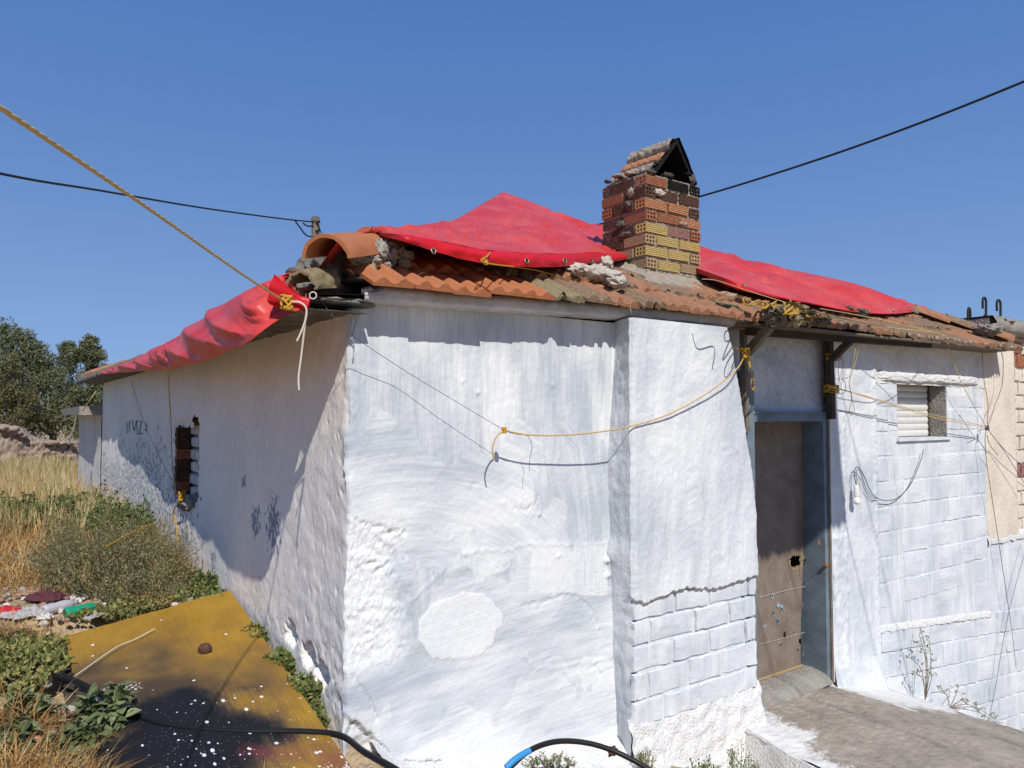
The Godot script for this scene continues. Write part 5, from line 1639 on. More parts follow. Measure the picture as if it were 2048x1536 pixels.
# ---------------------------------------------------------------- ropes and wires
func rope(called: String, label: String, cat: String, lines: Array, r: float, m: Material, group := "") -> MeshInstance3D:
	var b := MB.new()
	for l in lines:
		if r > 0.004 and cat == "rope": twist(b, l, r)
		else: b.tube(smooth(l, 7), r, r, 6)
	var o := part(b, called, m)
	tag(o, label, cat, group)
	return o

func twist(b: MB, l: Array, r: float) -> void:      # three strands laid round each other
	var path := smooth(l, 24)
	var pts := PackedVector3Array([path[0]])
	for k in range(1, path.size()):
		var d := path[k].distance_to(pts[pts.size() - 1])
		var n := int(d / (r * 1.6))
		var from := pts[pts.size() - 1]
		for j in n: pts.append(from.lerp(path[k], float(j + 1) / n))
	for s in 3:
		var o := PackedVector3Array()
		for k in pts.size():
			var t := (pts[mini(k + 1, pts.size() - 1)] - pts[maxi(k - 1, 0)]).normalized()
			var sx := t.cross(Vector3(0.1, 1, 0.05)).normalized()
			var sy := sx.cross(t)
			var an := k * 0.5 + TAU * s / 3.0
			o.append(pts[k] + (sx * cos(an) + sy * sin(an)) * r * 0.36)
		b.tube(o, r * 0.66, r * 0.66, 5)

func knot(c: Vector3, r: float, w: float, m: Material, parent: Node, seed_: int) -> void:
	var b := MB.new()
	var rg := RandomNumberGenerator.new()
	rg.seed = seed_
	var pts := []
	for k in 26:
		var an := k * 1.35
		pts.append(c + Vector3(cos(an) * r, sin(an * 0.83 + 0.4) * r * 1.25, sin(an) * r) * rg.randf_range(0.75, 1.1))
	b.tube(smooth(pts, 4), w, w, 6)
	part(b, "knot", m, parent)

func wraps(c: Vector3, r: float, n: int, pitch: float, w: float, m: Material, parent: Node) -> void:   # turns of rope round an upright post
	var b := MB.new()
	var pts := []
	for k in n * 10 + 1:
		var an := TAU * k / 10.0
		pts.append(c + Vector3(cos(an) * r, pitch * (k / 10.0 - n * 0.5) + 0.006 * sin(k * 2.7), sin(an) * r) * Vector3(1, 1, 1))
	b.tube(smooth(pts, 3), w, w, 6)
	part(b, "turns", m, parent)

func ropes() -> void:
	var Y: Material = M["yellow rope"]
	var S: Material = M["sun bleached rope"]
	var o := rope("guy_rope", "taut yellow rope running from the tarpaulin corner out over the field", "rope", [[dp(-260, 35, 0.72), dp(0, 215, 1.05), dp(280, 405, 1.65), dp(480, 545, 2.45), dp(572, 605, 3.0)]], 0.0044, S)
	knot(dp(573, 605, 3.0), 0.022, 0.005, Y, o, 1)
	o = rope("roof_rope", "thin yellow rope from a tarpaulin eyelet across the tiles to the canopy brace", "rope", [[roofhit(986, 500, 0.11), roofhit(975, 512, 0.12), roofhit(972, 526, 0.10), dp(1090, 545, 4.05), dp(1240, 597, 4.35), dp(1380, 655, 4.55), dp(1490, 705, 4.72)]], 0.0036, Y)
	knot(roofhit(972, 525, 0.1), 0.008, 0.003, Y, o, 2)
	knot(dp(1491, 707, 4.7), 0.026, 0.0045, Y, o, 3)
	var b := MB.new()
	b.tube(smooth([dp(1492, 712, 4.7), dp(1500, 735, 4.7), dp(1508, 765, 4.7), dp(1506, 780, 4.7), dp(1502, 770, 4.7), dp(1503, 745, 4.7), dp(1496, 715, 4.7)], 6), 0.004, 0.004, 6)
	part(b, "loose_end", Y, o)
	o = rope("slack_rope", "slack yellow rope drooping across the white pilaster and front wall", "rope", [[dp(1488, 712, 4.68), fr(1476, 735, 0.27), fr(1440, 768, 0.25), fr(1395, 798, 0.23), fr(1345, 825, 0.215), fr(1300, 842, 0.205), fr(1266, 851, 0.20), fr(1225, 860, 0.19), fr(1160, 868, 0.17), fr(1100, 871, 0.155), fr(1050, 869, 0.145), fr(1008, 860, 0.135)], [fr(1008, 860, 0.135), fr(992, 875, 0.14), fr(985, 897, 0.145), fr(988, 921, 0.14)]], 0.0042, S)
	knot(fr(1008, 860, 0.135), 0.011, 0.0035, Y, o, 4)
	rope("thin_wire", "thin grey wire stretched from the corner eave to the slack rope's knot", "wire", [[dp(640, 600, 3.15), dp(697, 664, 3.17), fr(800, 735, 0.09), fr(900, 796, 0.115), fr(1008, 860, 0.135)]], 0.0014, M["wire grey"])
	rope("wire_tail", "short bent grey wire hanging from the slack rope's knot", "wire", [[fr(1010, 862, 0.135), fr(1030, 868, 0.14), fr(1055, 872, 0.14), fr(1064, 892, 0.13), fr(1060, 915, 0.12), fr(1058, 942, 0.10)]], 0.0013, M["wire grey"])
	rope("blue_string", "tangle of blue string looped on the corner edge", "string", [[Vector3(0.0, 2.16, 0.02), Vector3(0.02, 2.24, 0.025), Vector3(0.005, 2.27, 0.03), Vector3(-0.005, 2.2, 0.025), Vector3(0.015, 2.14, 0.02), Vector3(0.012, 2.08, 0.02)]], 0.003, M["pale blue paint"])
	# white cord and ring at the corner
	o = rope("white_cord", "frayed white cord hanging down from the tarpaulin corner", "cord", [[dp(583, 604, 3.0), dp(600, 605, 3.0), dp(612, 616, 3.0), dp(612, 635, 3.0), dp(604, 660, 3.0), dp(594, 682, 3.0)], [dp(612, 630, 3.005), dp(608, 665, 3.01), dp(602, 715, 3.02), dp(597, 755, 3.02), dp(598, 780, 3.02)]], 0.0042, M["white cord"])
	var ring := []
	for k in 13: ring.append(dp(626, 591, 3.05) + (rgt * cos(TAU * k / 12.0) + upv * sin(TAU * k / 12.0)) * 0.014)
	rope("cord_loop", "small white loop of cord under the corner eave", "cord", [ring], 0.0028, M["white cord"])
	# heap of yellow rope on the tiles above the door
	b = MB.new()
	var pts := []
	for k in 60:
		var f := k / 59.0
		var p := roofhit(lerpf(1495, 1660, f) + rng.randf_range(-14, 14), lerpf(605, 634, f) + rng.randf_range(-11, 7) - 16.0 * exp(-pow((f - 0.5) / 0.12, 2.0)) * rng.randf(), rng.randf_range(0.08, 0.13))
		pts.append(p)
	b.tube(smooth(pts, 5), 0.0042, 0.0042, 5)
	var pts2 := []
	for k in 40:
		var an := k * 1.1
		pts2.append(roofhit(1584 + 14 * cos(an) + rng.randf_range(-4, 4), 617 + 12 * sin(an * 0.9), 0.09 + 0.04 * rng.randf()))
	b.tube(smooth(pts2, 5), 0.0042, 0.0042, 5)
	tag(part(b, "rope_heap", Y), "tangled heap of yellow rope on the tiles above the door", "rope")
	rope("eave_rope", "long thin yellow rope lying along the tiles from the chimney to the roof end", "rope", [[roofhit(1404, 558, 0.16), roofhit(1437, 562, 0.13), roofhit(1500, 583, 0.1), roofhit(1565, 603, 0.1), roofhit(1660, 632, 0.09), roofhit(1780, 655, 0.09), roofhit(1880, 668, 0.09), dp(1895, 690, 6.35), fr(1925, 770, 0.12), fr(1972, 853, 0.1)]], 0.003, S)
	rope("eave_rope", "second yellow rope lying over the tile edge towards the cream column", "rope", [[roofhit(1640, 617, 0.09), roofhit(1730, 633, 0.09), roofhit(1830, 655, 0.09), roofhit(1890, 672, 0.08)]], 0.0028, S)
	rope("green_string", "green string trailing over the tiles beside the chimney", "string", [[roofhit(1418, 598, 0.09), roofhit(1440, 606, 0.09), roofhit(1470, 612, 0.08), roofhit(1485, 622, 0.08)]], 0.004, M["green string"])
	# loops hanging from the right post
	o = rope("post_rope", "yellow rope bound round the dark post beside the door", "rope", [[fr(1655, 772, 0.14), fr(1700, 784, 0.13), fr(1790, 812, 0.12), fr(1880, 838, 0.11), fr(1972, 855, 0.1)], [fr(1680, 778, 0.13), fr(1760, 800, 0.12), fr(1850, 826, 0.11), fr(1970, 852, 0.1)]], 0.0032, S)
	wraps(Vector3(3.70, 2.02, 0.035), 0.05, 5, 0.012, 0.0042, Y, o)
	wraps(Vector3(3.695, 2.25, 0.06), 0.052, 4, 0.012, 0.0036, Y, o)
	rope("hanging_string", "dull string looped below the canopy beside the dark post", "string", [[fr(1682, 704, 0.12), fr(1677, 735, 0.12), fr(1678, 757, 0.12), fr(1672, 775, 0.12), fr(1680, 788, 0.12), fr(1690, 782, 0.12), fr(1690, 765, 0.12), fr(1684, 756, 0.12), fr(1686, 735, 0.12), fr(1683, 704, 0.12)], [fr(1713, 688, 0.14), fr(1708, 715, 0.14), fr(1704, 745, 0.14), fr(1698, 765, 0.14), fr(1703, 790, 0.14), fr(1706, 808, 0.14), fr(1709, 825, 0.14), fr(1702, 830, 0.14), fr(1698, 822, 0.14), fr(1703, 800, 0.14), fr(1699, 770, 0.14)], [fr(1668, 757, 0.12), fr(1685, 758, 0.12), fr(1700, 752, 0.12), fr(1710, 728, 0.13), fr(1716, 700, 0.13), fr(1713, 688, 0.13)]], 0.0022, M["sun bleached rope"])
	o = rope("column_wires", "bundle of thin dark wires knotted on the cream column", "wire", [[fr(1998, 690, 0.1), fr(2006, 720, 0.1), fr(2004, 770, 0.09), fr(1990, 810, 0.09), fr(1982, 835, 0.09), fr(1974, 855, 0.09)], [fr(1964, 700, 0.1), fr(1968, 760, 0.1), fr(1976, 810, 0.1), fr(1974, 855, 0.09)], [fr(1974, 855, 0.09), fr(1970, 880, 0.09), fr(1974, 930, 0.08), fr(1986, 1010, 0.07), fr(2000, 1100, 0.07), fr(2018, 1222, 0.06)], [fr(1974, 857, 0.09), fr(2005, 895, 0.09), fr(2048, 935, 0.09), fr(2100, 980, 0.09)], [fr(1974, 857, 0.09), fr(2010, 905, 0.1), fr(2060, 985, 0.1)], [fr(1974, 870, 0.09), fr(1980, 890, 0.1), fr(1996, 910, 0.1)], [fr(1956, 862, 0.1), fr(1974, 856, 0.09)]], 0.0028, M["wire grey"])
	knot(fr(1974, 856, 0.09), 0.018, 0.003, M["wire grey"], o, 12)
	rope("dangling_wire", "thin grey wire dangling down the white block wall", "wire", [[fr(2018, 1222, 0.06), fr(2005, 1290, 0.06), fr(1990, 1380, 0.06), fr(1975, 1450, 0.05)], [fr(2018, 1222, 0.06), fr(2026, 1280, 0.06), fr(2032, 1335, 0.06)], [fr(2018, 1222, 0.06), fr(2034, 1160, 0.07), fr(2060, 1070, 0.08)]], 0.0022, M["wire grey"])
	rope("pole_cable", "thin straight cable hanging down the block panel", "wire", [[fr(1771, 800, 0.05), fr(1783, 900, 0.05), fr(1794, 990, 0.05), fr(1805, 1090, 0.045), fr(1816, 1190, 0.04), fr(1826, 1262, 0.04)]], 0.0012, M["white cord"])
	# ropes of the side wall
	rope("side_rope", "thin yellow rope hanging down the stained side wall past the window", "rope", [[lf(335, 738, 0.36), lf(338, 780, 0.2), lf(342, 850, 0.08), lf(344, 920, 0.04), lf(352, 985, 0.03), lf(362, 1000, 0.04)]], 0.004, S)
	rope("side_string", "thin dark string slanting across the side wall to the blocked window", "string", [[lf(262, 760, 0.25), lf(290, 850, 0.1), lf(325, 925, 0.05), lf(352, 975, 0.03)]], 0.003, M["sun bleached rope"])
	o = rope("window_rope", "frayed yellow rope tied at the broken sill of the side window", "rope", [[lf(365, 990, 0.05), lf(358, 1005, 0.06), lf(348, 1020, 0.05), lf(345, 1045, 0.05)], [lf(350, 1035, 0.05), lf(356, 1075, 0.04), lf(358, 1110, 0.03)]], 0.006, Y)
	knot(lf(364, 992, 0.05), 0.026, 0.005, Y, o, 15)
	rope("bush_rope", "yellow rope stretched over the grey bush", "rope", [[lf(330, 1040, 0.1), dp(270, 1062, 5.2), dp(210, 1095, 4.6)]], 0.0045, Y)

func cables() -> void:
	# utility pole behind the house and its wires
	var p := thing("utility_pole", "weathered wooden utility pole rising behind the roof corner", "pole", dp(632, 900, 22.0))
	var m := MB.new()
	var top := dp(631, 440, 22.0) - p.position
	m.tube(smooth([Vector3(0, -1.5, 0), Vector3(0, 2.5, 0), top], 4), 0.15, 0.115, 12)
	part(m, "shaft", M["pole wood"], p)
	m = MB.new(); m.tube(PackedVector3Array([top + Vector3(0, -0.05, 0), top + Vector3(0, 0.09, 0)]), 0.13, 0.11, 12); part(m, "top_cap", M["old concrete"], p)
	m = MB.new()
	for k in 3: m.tube(PackedVector3Array([top + Vector3(-0.02, -0.1 - 0.25 * k, 0.1), top + Vector3(0.04, -0.1 - 0.25 * k, 0.24)]), 0.03, 0.03, 8)
	part(m, "bracket", M["steel rod"], p)
	rope("overhead_cable", "twisted black overhead cable sagging to the utility pole", "cable", [[dp(-500, 230, 9.0), dp(0, 347, 11.5), dp(200, 381, 14.5), dp(400, 415, 18.0), dp(560, 437, 21.0), dp(628, 444, 21.9)], [dp(590, 441, 21.4), dp(600, 455, 21.6), dp(612, 470, 21.8), dp(625, 474, 21.9)], [dp(606, 446, 21.8), dp(615, 452, 21.9), dp(627, 452, 21.9)]], 0.022, M["wire black"])
	rope("overhead_cable", "thin dark wire leading from the utility pole behind the tarpaulin", "cable", [[dp(636, 448, 22.0), dp(643, 466, 21.5), dp(652, 478, 21.0)], [dp(640, 468, 22.0), dp(668, 481, 21.0), dp(720, 500, 20.0)]], 0.016, M["wire black"])
	rope("overhead_cable", "taut black overhead cable passing close behind the chimney", "cable", [[dp(1150, 462, 11.0), dp(1400, 393, 9.5), dp(1600, 331, 8.6), dp(1800, 261, 7.8), dp(2048, 163, 7.0), dp(2500, -30, 6.0)]], 0.0125, M["wire black"])

func lamp() -> void:
	var l := thing("light_bulb", "unlit white bulb hanging in a holder from a looped wire by the door", "light bulb", fr(1713, 1000, 0.05))
	var c := l.position
	var m := MB.new()
	var prof := [[0.0, 0.0], [0.014, 0.002], [0.026, 0.012], [0.030, 0.026], [0.026, 0.042], [0.017, 0.056], [0.014, 0.064]]
	var P := PackedVector3Array()
	for q in prof:
		for a in 17: P.append(Vector3(cos(TAU * a / 16.0) * q[0], q[1] - 0.035, sin(TAU * a / 16.0) * q[0]))
	m.grid(16, prof.size() - 1, P, true); part(m, "bulb", M["bulb glass"], l)
	prof = [[0.018, 0.0], [0.021, 0.004], [0.021, 0.04], [0.018, 0.046], [0.018, 0.055], [0.015, 0.08], [0.006, 0.086], [0.0, 0.086]]
	P = PackedVector3Array()
	for q in prof:
		for a in 17: P.append(Vector3(cos(TAU * a / 16.0) * q[0], q[1] + 0.026, sin(TAU * a / 16.0) * q[0]))
	m = MB.new(); m.grid(16, prof.size() - 1, P, true); part(m, "holder", M["porcelain"], l)
	m = MB.new()
	var w := func(x: float, y: float, d: float) -> Vector3: return fr(x, y, d) - c
	m.tube(smooth([Vector3(0, 0.11, 0), w.call(1709, 955, 0.045), w.call(1710, 938, 0.04), w.call(1717, 935, 0.04), w.call(1727, 950, 0.035), w.call(1740, 980, 0.03), w.call(1752, 995, 0.03), w.call(1772, 1001, 0.03), w.call(1795, 996, 0.028), w.call(1820, 970, 0.025), w.call(1840, 925, 0.022), w.call(1847, 900, 0.02)], 6), 0.0035, 0.0035, 6)
	m.tube(smooth([Vector3(0.004, 0.11, 0), w.call(1712, 952, 0.045), w.call(1714, 940, 0.045), w.call(1721, 945, 0.04), w.call(1733, 978, 0.035), w.call(1748, 997, 0.03), w.call(1754, 994, 0.03)], 6), 0.0025, 0.0025, 6)
	part(m, "wire", M["wire grey"], l)

# ---------------------------------------------------------------- neighbouring buildings
func neighbours() -> void:
	var n := thing("neighbour_house", "cream neighbouring house with a concrete roof slab and bent steel rods", "house", Vector3.ZERO)
	var m := MB.new()
	var P := PackedVector3Array()
	for b in 61:
		for a in 21:
			var s := lerpf(6.285, 6.97, a / 20.0)
			var y := lerpf(0.68, 2.62, b / 60.0)
			P.append(Vector3(s, y, 0.002 + 0.004 * NA.get_noise_2d(s * 3.0, y * 3.0) - (0.02 * pow(clampf(1.0 - minf(a, 20 - a) / 1.5, 0, 1), 2.0))))
	m.grid(20, 60, P)
	part(m, "column", M["cream paint"], n)
	m = MB.new(); m.box(Vector3(6.33, 0.66, -3.0), Vector3(12.0, 2.62, -0.05)); part(m, "wall", M["cream paint"], n)
	var k := 0
	for r in 14:
		var s := 6.98 + (0.0 if r % 2 else -0.1)
		for j in 3:
			var a0 := maxf(s, 6.98)
			if s + 0.19 - a0 > 0.05:
				var mm: Material = M["cream paint"]
				if r == 12 or (r == 13 and j == 0): mm = M["red brick"]
				elif r == 4 and j < 2: mm = M["purple brick"]
				put(block_mesh(a0, s + 0.192, 0.68 + r * 0.135, 0.68 + r * 0.135 + 0.124, -0.02 + 0.006 * sin(k), -0.06, 1700 + k), "brick", mm, n)
			k += 1
			s += 0.2
	P = PackedVector3Array()
	for b in 7:
		for a in 61:
			var f := a / 60.0
			var s := lerpf(6.32, 9.0, f)
			var q := [Vector2(-0.3, 2.60), Vector2(0.06, 2.60), Vector2(0.10, 2.63), Vector2(0.10, 2.70), Vector2(0.07, 2.75), Vector2(-0.2, 2.76), Vector2(-2.5, 2.76)]
			P.append(Vector3(s + 0.02 * NB.get_noise_2d(b * 3.0, 2.0), q[b].y + 0.018 * NB.get_noise_2d(s * 9.0, b * 2.0), q[b].x + 0.018 * NB.get_noise_2d(s * 8.0, b * 3.0)))
	m = MB.new(); m.grid(60, 6, P)
	m.box(Vector3(6.33, 2.58, -2.5), Vector3(6.4, 2.74, 0.03))
	part(m, "roof_slab", M["concrete"], n)
	m = MB.new(); rock(m, fr(1995, 645, 0.0), Vector3(0.14, 0.05, 0.1), 31, 0.5, 1.6, 14); rock(m, fr(1975, 660, 0.1), Vector3(0.10, 0.05, 0.1), 32, 0.5, 1.6, 14); part(m, "mortar_lump", M["concrete"], n)
	P = PackedVector3Array()
	for b in 7:
		for a in 61:
			var s := lerpf(6.27, 7.6, a / 60.0)
			var f := b / 6.0
			P.append(Vector3(s, 0.70 - 0.06 * f * 0.0 + lerpf(0.02, -0.07, f) + 0.02 * NB.get_noise_2d(s * 6.0, 1.0), lerpf(-0.02, 0.004, sqrt(f)) + 0.006 * sin(PI * f) + 0.004 * NB.get_noise_2d(s * 10.0, f * 3.0)))
	m = MB.new(); m.grid(60, 6, P, true); part(m, "ledge", M["spilt whitewash"], n)
	# bent reinforcement hooks
	for q in [[2001, 640, 603, 16, 0.0], [1972, 640, 598, 14, -0.1], [1936, 640, 618, -9, -0.15], [1972, 640, 632, 8, -0.35]]:
		var base := fr(q[0], q[1], q[4])
		var t := fr(q[0], q[2] + 6, q[4])
		var w: float = q[3] * 0.0026 * 2.0
		m = MB.new()
		var up := t - base
		m.tube(smooth([base - Vector3(0, 0.15, 0), base + up * 0.5, base + up, base + up + Vector3(-w * 0.15, 0.028, 0), base + up + Vector3(-w * 0.5, 0.04, 0), base + up + Vector3(-w * 0.85, 0.028, 0), base + up + Vector3(-w, -0.005, 0), base + up + Vector3(-w, -0.07, 0)], 5), 0.011, 0.011, 7)
		part(m, "steel_hook", M["steel rod"], n)
	# low outbuilding behind the far end of the side wall
	var u := thing("outbuilding", "low whitewashed outbuilding with a thin concrete roof behind the house", "outbuilding", Vector3(0, 0, -9.0))
	P = PackedVector3Array()
	for b in 31:
		for a in 41:
			var z := lerpf(1.2, -1.33, a / 40.0)
			var y := lerpf(0.4, 1.87, b / 30.0)
			P.append(Vector3(-0.01 + 0.012 * NA.get_noise_2d(z * 2.0, y * 2.0), y, z))
	m = MB.new(); m.grid(40, 30, P, true)
	m.box(Vector3(0.05, 0.4, -1.3), Vector3(2.5, 1.86, 1.15))
	part(m, "wall", M["old lime"], u)
	m = MB.new()
	m.hexa([Vector3(-0.26, 1.83, 1.19), Vector3(2.6, 1.83, 1.19), Vector3(2.6, 1.83, -1.5), Vector3(-0.22, 1.83, -1.5), Vector3(-0.26, 1.94, 1.19), Vector3(2.6, 1.97, 1.19), Vector3(2.6, 1.97, -1.5), Vector3(-0.24, 1.92, -1.5)])
	part(m, "roof_slab", M["concrete"], u)
	rope("dry_branch", "bare twisted twig sticking out from the outbuilding roof edge", "branch", [[dp(152, 832, 9.6), dp(148, 855, 9.4), dp(142, 870, 9.3), dp(138, 890, 9.2)], [dp(152, 832, 9.6), dp(135, 838, 9.4), dp(124, 842, 9.3)]], 0.012, M["pole wood"])
	rope("loose_cord", "yellow-green cord hanging from the far end of the eave slab", "cord", [[dp(195, 778, 8.6), dp(180, 800, 8.6), dp(165, 822, 8.8)]], 0.006, M["sun bleached rope"])

func far_wall() -> void:
	# ruined stone wall at the back of the field
	var w := thing("stone_wall", "ruined low rubble stone wall at the back of the dry field", "wall", Vector3.ZERO)
	var line := [[-420, 845, 915, 15.0], [-150, 846, 925, 15.4], [0, 850, 930, 16.0], [30, 856, 932, 16.2], [48, 872, 934, 16.4], [75, 880, 935, 16.6], [110, 884, 935, 16.9], [150, 884, 936, 17.3], [215, 888, 936, 18.2], [300, 890, 936, 19.5]]
	var k := 0
	var nu := 260
	var nv := 16
	var P := PackedVector3Array()
	var xs := []
	var tops := []
	var bots := []
	var deps := []
	for q in line:
		tops.append([q[0], q[1]]); bots.append([q[0], q[2]]); deps.append([q[0], q[3]])
	for b2 in nv + 3:
		for a2 in nu + 1:
			var x := lerpf(-420.0, 300.0, float(a2) / nu)
			var dpt := pl(deps, x)
			var top := dp(x, pl(tops, x) + 4.0 * NB.get_noise_1d(x * 0.07), dpt)
			var bot := dp(x, pl(bots, x) + 10.0, dpt)
			var f := minf(float(b2) / nv, 1.0)
			var y := lerpf(bot.y, top.y, f)
			var row := floorf(y / 0.105)
			var u := x * dpt / FOCAL / 0.27 + row * 0.43
			var jy := minf(fposmod(y / 0.105, 1.0), 1.0 - fposmod(y / 0.105, 1.0))
			var jx := minf(fposmod(u, 1.0), 1.0 - fposmod(u, 1.0))
			var rel := 0.05 * NC.get_noise_2d(floorf(u) * 7.3, row * 5.1) - (0.06 if jy < 0.14 or jx < 0.07 else 0.0) + 0.02 * NB.get_noise_2d(u * 3.0, y * 20.0)
			P.append(Vector3(bot.x, y, bot.z) + Vector3(-0.3, 0, 0.95) * (rel - (0.25 * (b2 - nv) if b2 > nv else 0.0)))
	var body := MB.new()
	body.grid(nu, nv + 2, P)
	part(body, "face", M["field stone"], w)
	var variants := []
	for v in 6:
		var m := MB.new(); rock(m, Vector3.ZERO, Vector3(0.5, 0.5, 0.5), 60 + v, 0.45, 2.2, 6); variants.append(m.mesh())
	for i in line.size() - 1:
		var a: Array = line[i]
		var c: Array = line[i + 1]
		if c[0] < -100 or a[0] > 170: continue
		var len := dp(a[0], 900, a[3]).distance_to(dp(c[0], 900, c[3]))
		var cols := maxi(2, int(len / 0.34))
		for r in [4]:
			for j in cols:
				if k > 280: break
				if rng.randf() < 0.6: continue
				var f := (j + 0.5 + (0.3 if r % 2 else 0.0) + rng.randf_range(-0.15, 0.15)) / cols
				var x := lerpf(a[0], c[0], f)
				var dpt := lerpf(a[3], c[3], f)
				var y0 := lerpf(a[2], c[2], f)
				var y1 := lerpf(a[1], c[1], f)
				var p := dp(x, lerpf(y0, y1, (r + 0.8) / 5.0), dpt)
				var st := put(variants[k % 6], "stone", M["pale stone"] if (x > 35 and r < 3 and rng.randf() < 0.75) else M["field stone"], w)
				st.position = p + Vector3(0, 0, 0.04)
				st.rotation = Vector3(rng.randf_range(-0.2, 0.2), rng.randf_range(-0.3, 0.3), rng.randf_range(-0.1, 0.1))
				st.scale = Vector3(rng.randf_range(0.16, 0.32), rng.randf_range(0.08, 0.14), 0.2)
				k += 1

# ---------------------------------------------------------------- ground
func ground() -> void:
	var xs := []
	var zs := []
	var v := -6.0
	while v < 8.0: xs.append(v); v += 0.06 if v > -1.8 and v < 2.6 else 0.16
	xs = [-900.0, -300.0, -120.0, -60.0, -35.0, -22.0, -15.0, -10.0, -8.0] + xs + [9.0, 12.0, 18.0, 30.0, 60.0, 150.0, 400.0, 900.0]
	v = -20.0
	while v < 5.0: zs.append(v); v += 0.06 if v > -4.2 and v < 1.6 else 0.2
	zs = [-900.0, -300.0, -120.0, -70.0, -45.0, -32.0, -25.0, -22.0] + zs + [6.0, 8.0, 12.0, 20.0, 40.0, 100.0, 300.0, 900.0]
	var P := PackedVector3Array()
	for z in zs:
		for x in xs:
			var y := ground_h(x, z)
			var near: bool = x > -6.5 and x < 8.5 and z > -20.5 and z < 5.5
			if x > -1.1 and x < 0.02 and z > -1.95 and z < 1.2: y -= 0.075
			if near: y += 0.025 * NA.get_noise_2d(x * 1.1, z * 1.1) + 0.012 * NB.get_noise_2d(x * 5.0, z * 5.0) - 0.01
			P.append(Vector3(x, y, z))
	var m := MB.new()
	m.grid(xs.size() - 1, zs.size() - 1, P, true)
	structure(part(m, "ground", M["earth"]), "dry straw-coloured earth of the field around the house", "ground")
	# concrete ramp in front of the door, falling to the right
	var tab := [[2.2, -0.055], [2.9, -0.05], [3.5, -0.075], [3.8, -0.13], [4.4, -0.27], [5.0, -0.50], [5.7, -0.93], [6.1, -1.20], [6.9, -1.68], [8.0, -2.3]]
	P = PackedVector3Array()
	var U := PackedVector2Array()
	var nu := 150
	var nv := 60
	for b in nv + 1:
		for a in nu + 1:
			var s := lerpf(2.40, 7.6, float(a) / nu)
			var z := lerpf(2.6, -0.03, float(b) / nv)
			var left := 2.46 + 0.03 * NA.get_noise_2d(z * 3.0, 70.0) - 0.12 * sstep(0.1, 0.8, z)
			var x := maxf(s, left)
			var y := pl(tab, x) - 0.05 * sstep(0.1, 2.5, z) + 0.014 * NA.get_noise_2d(x * 2.2, z * 2.2) + 0.004 * NB.get_noise_2d(x * 12.0, z * 12.0)
			if z < 0.10: y += 0.03 * pow(clampf((0.10 - z) / 0.13, 0, 1), 2.0) * (1.0 if x > 3.72 else 0.2)
			P.append(Vector3(x, y, z))
			U.append(Vector2((x - 2.3) / 5.3, (2.6 - z) / 2.66))
	m = MB.new(); m.grid(nu, nv, P, false, PackedByteArray(), U)
	structure(part(m, "ramp", M["ramp concrete"]), "worn grey-brown concrete ramp falling away from the door", "ramp")
	# kerb side of the ramp
	var K := PackedVector3Array()
	for b in 41:
		var z := lerpf(2.6, 0.14, b / 40.0)
		for a in 9:
			var f := a / 8.0
			var left := 2.455 + 0.03 * NA.get_noise_2d(z * 3.0, 70.0) - 0.12 * sstep(0.1, 0.8, z)
			var bump := 0.012 * NB.get_noise_2d(z * 9.0, f * 4.0)
			K.append(Vector3(left - 0.10 + 0.12 * sin(f * PI * 0.5) + bump, pl(tab, 2.5) - 0.05 * sstep(0.1, 2.5, z) - 0.35 + 0.36 * minf(1.0, f * 1.35) + bump * 0.5, z))
	m = MB.new(); m.grid(8, 40, K, true)
	structure(part(m, "ramp_kerb", M["spilt whitewash"]), "whitewashed rounded kerb along the side of the ramp", "kerb")
	# door step
	K = PackedVector3Array()
	for b in 13:
		for a in 31:
			var s := lerpf(2.68, 3.64, a / 30.0)
			var f := b / 12.0
			K.append(Vector3(s, 0.008 - 0.012 * f * f - 0.06 * pow(f, 5.0) + 0.004 * NB.get_noise_2d(s * 9.0, f * 4.0), lerpf(-0.2, 0.05, f) + 0.012 * NA.get_noise_2d(s * 4.0, 9.0)))
	m = MB.new(); m.grid(30, 12, K, true)
	structure(part(m, "door_step", M["concrete"]), "worn concrete step below the brown door", "step")
	# whitewashed footing along the front wall
	K = PackedVector3Array()
	for b in 13:
		for a in 81:
			var s := lerpf(0.12, 2.5, a / 80.0)
			var f := b / 12.0
			var z := lerpf(-0.02, 0.34 + 0.06 * NA.get_noise_2d(s * 2.0, 5.0), f)
			K.append(Vector3(s, ground_h(s, maxf(z, 0.0)) + lerpf(0.10, -0.03, pow(f, 0.7)) * (1.0 if s > 0.5 else 0.6) + 0.015 * NB.get_noise_2d(s * 8.0, f * 3.0), z))
	m = MB.new(); m.grid(80, 12, K, true)
	structure(part(m, "wall_footing", M["spilt whitewash"]), "whitewashed mortar footing at the base of the front wall", "footing")

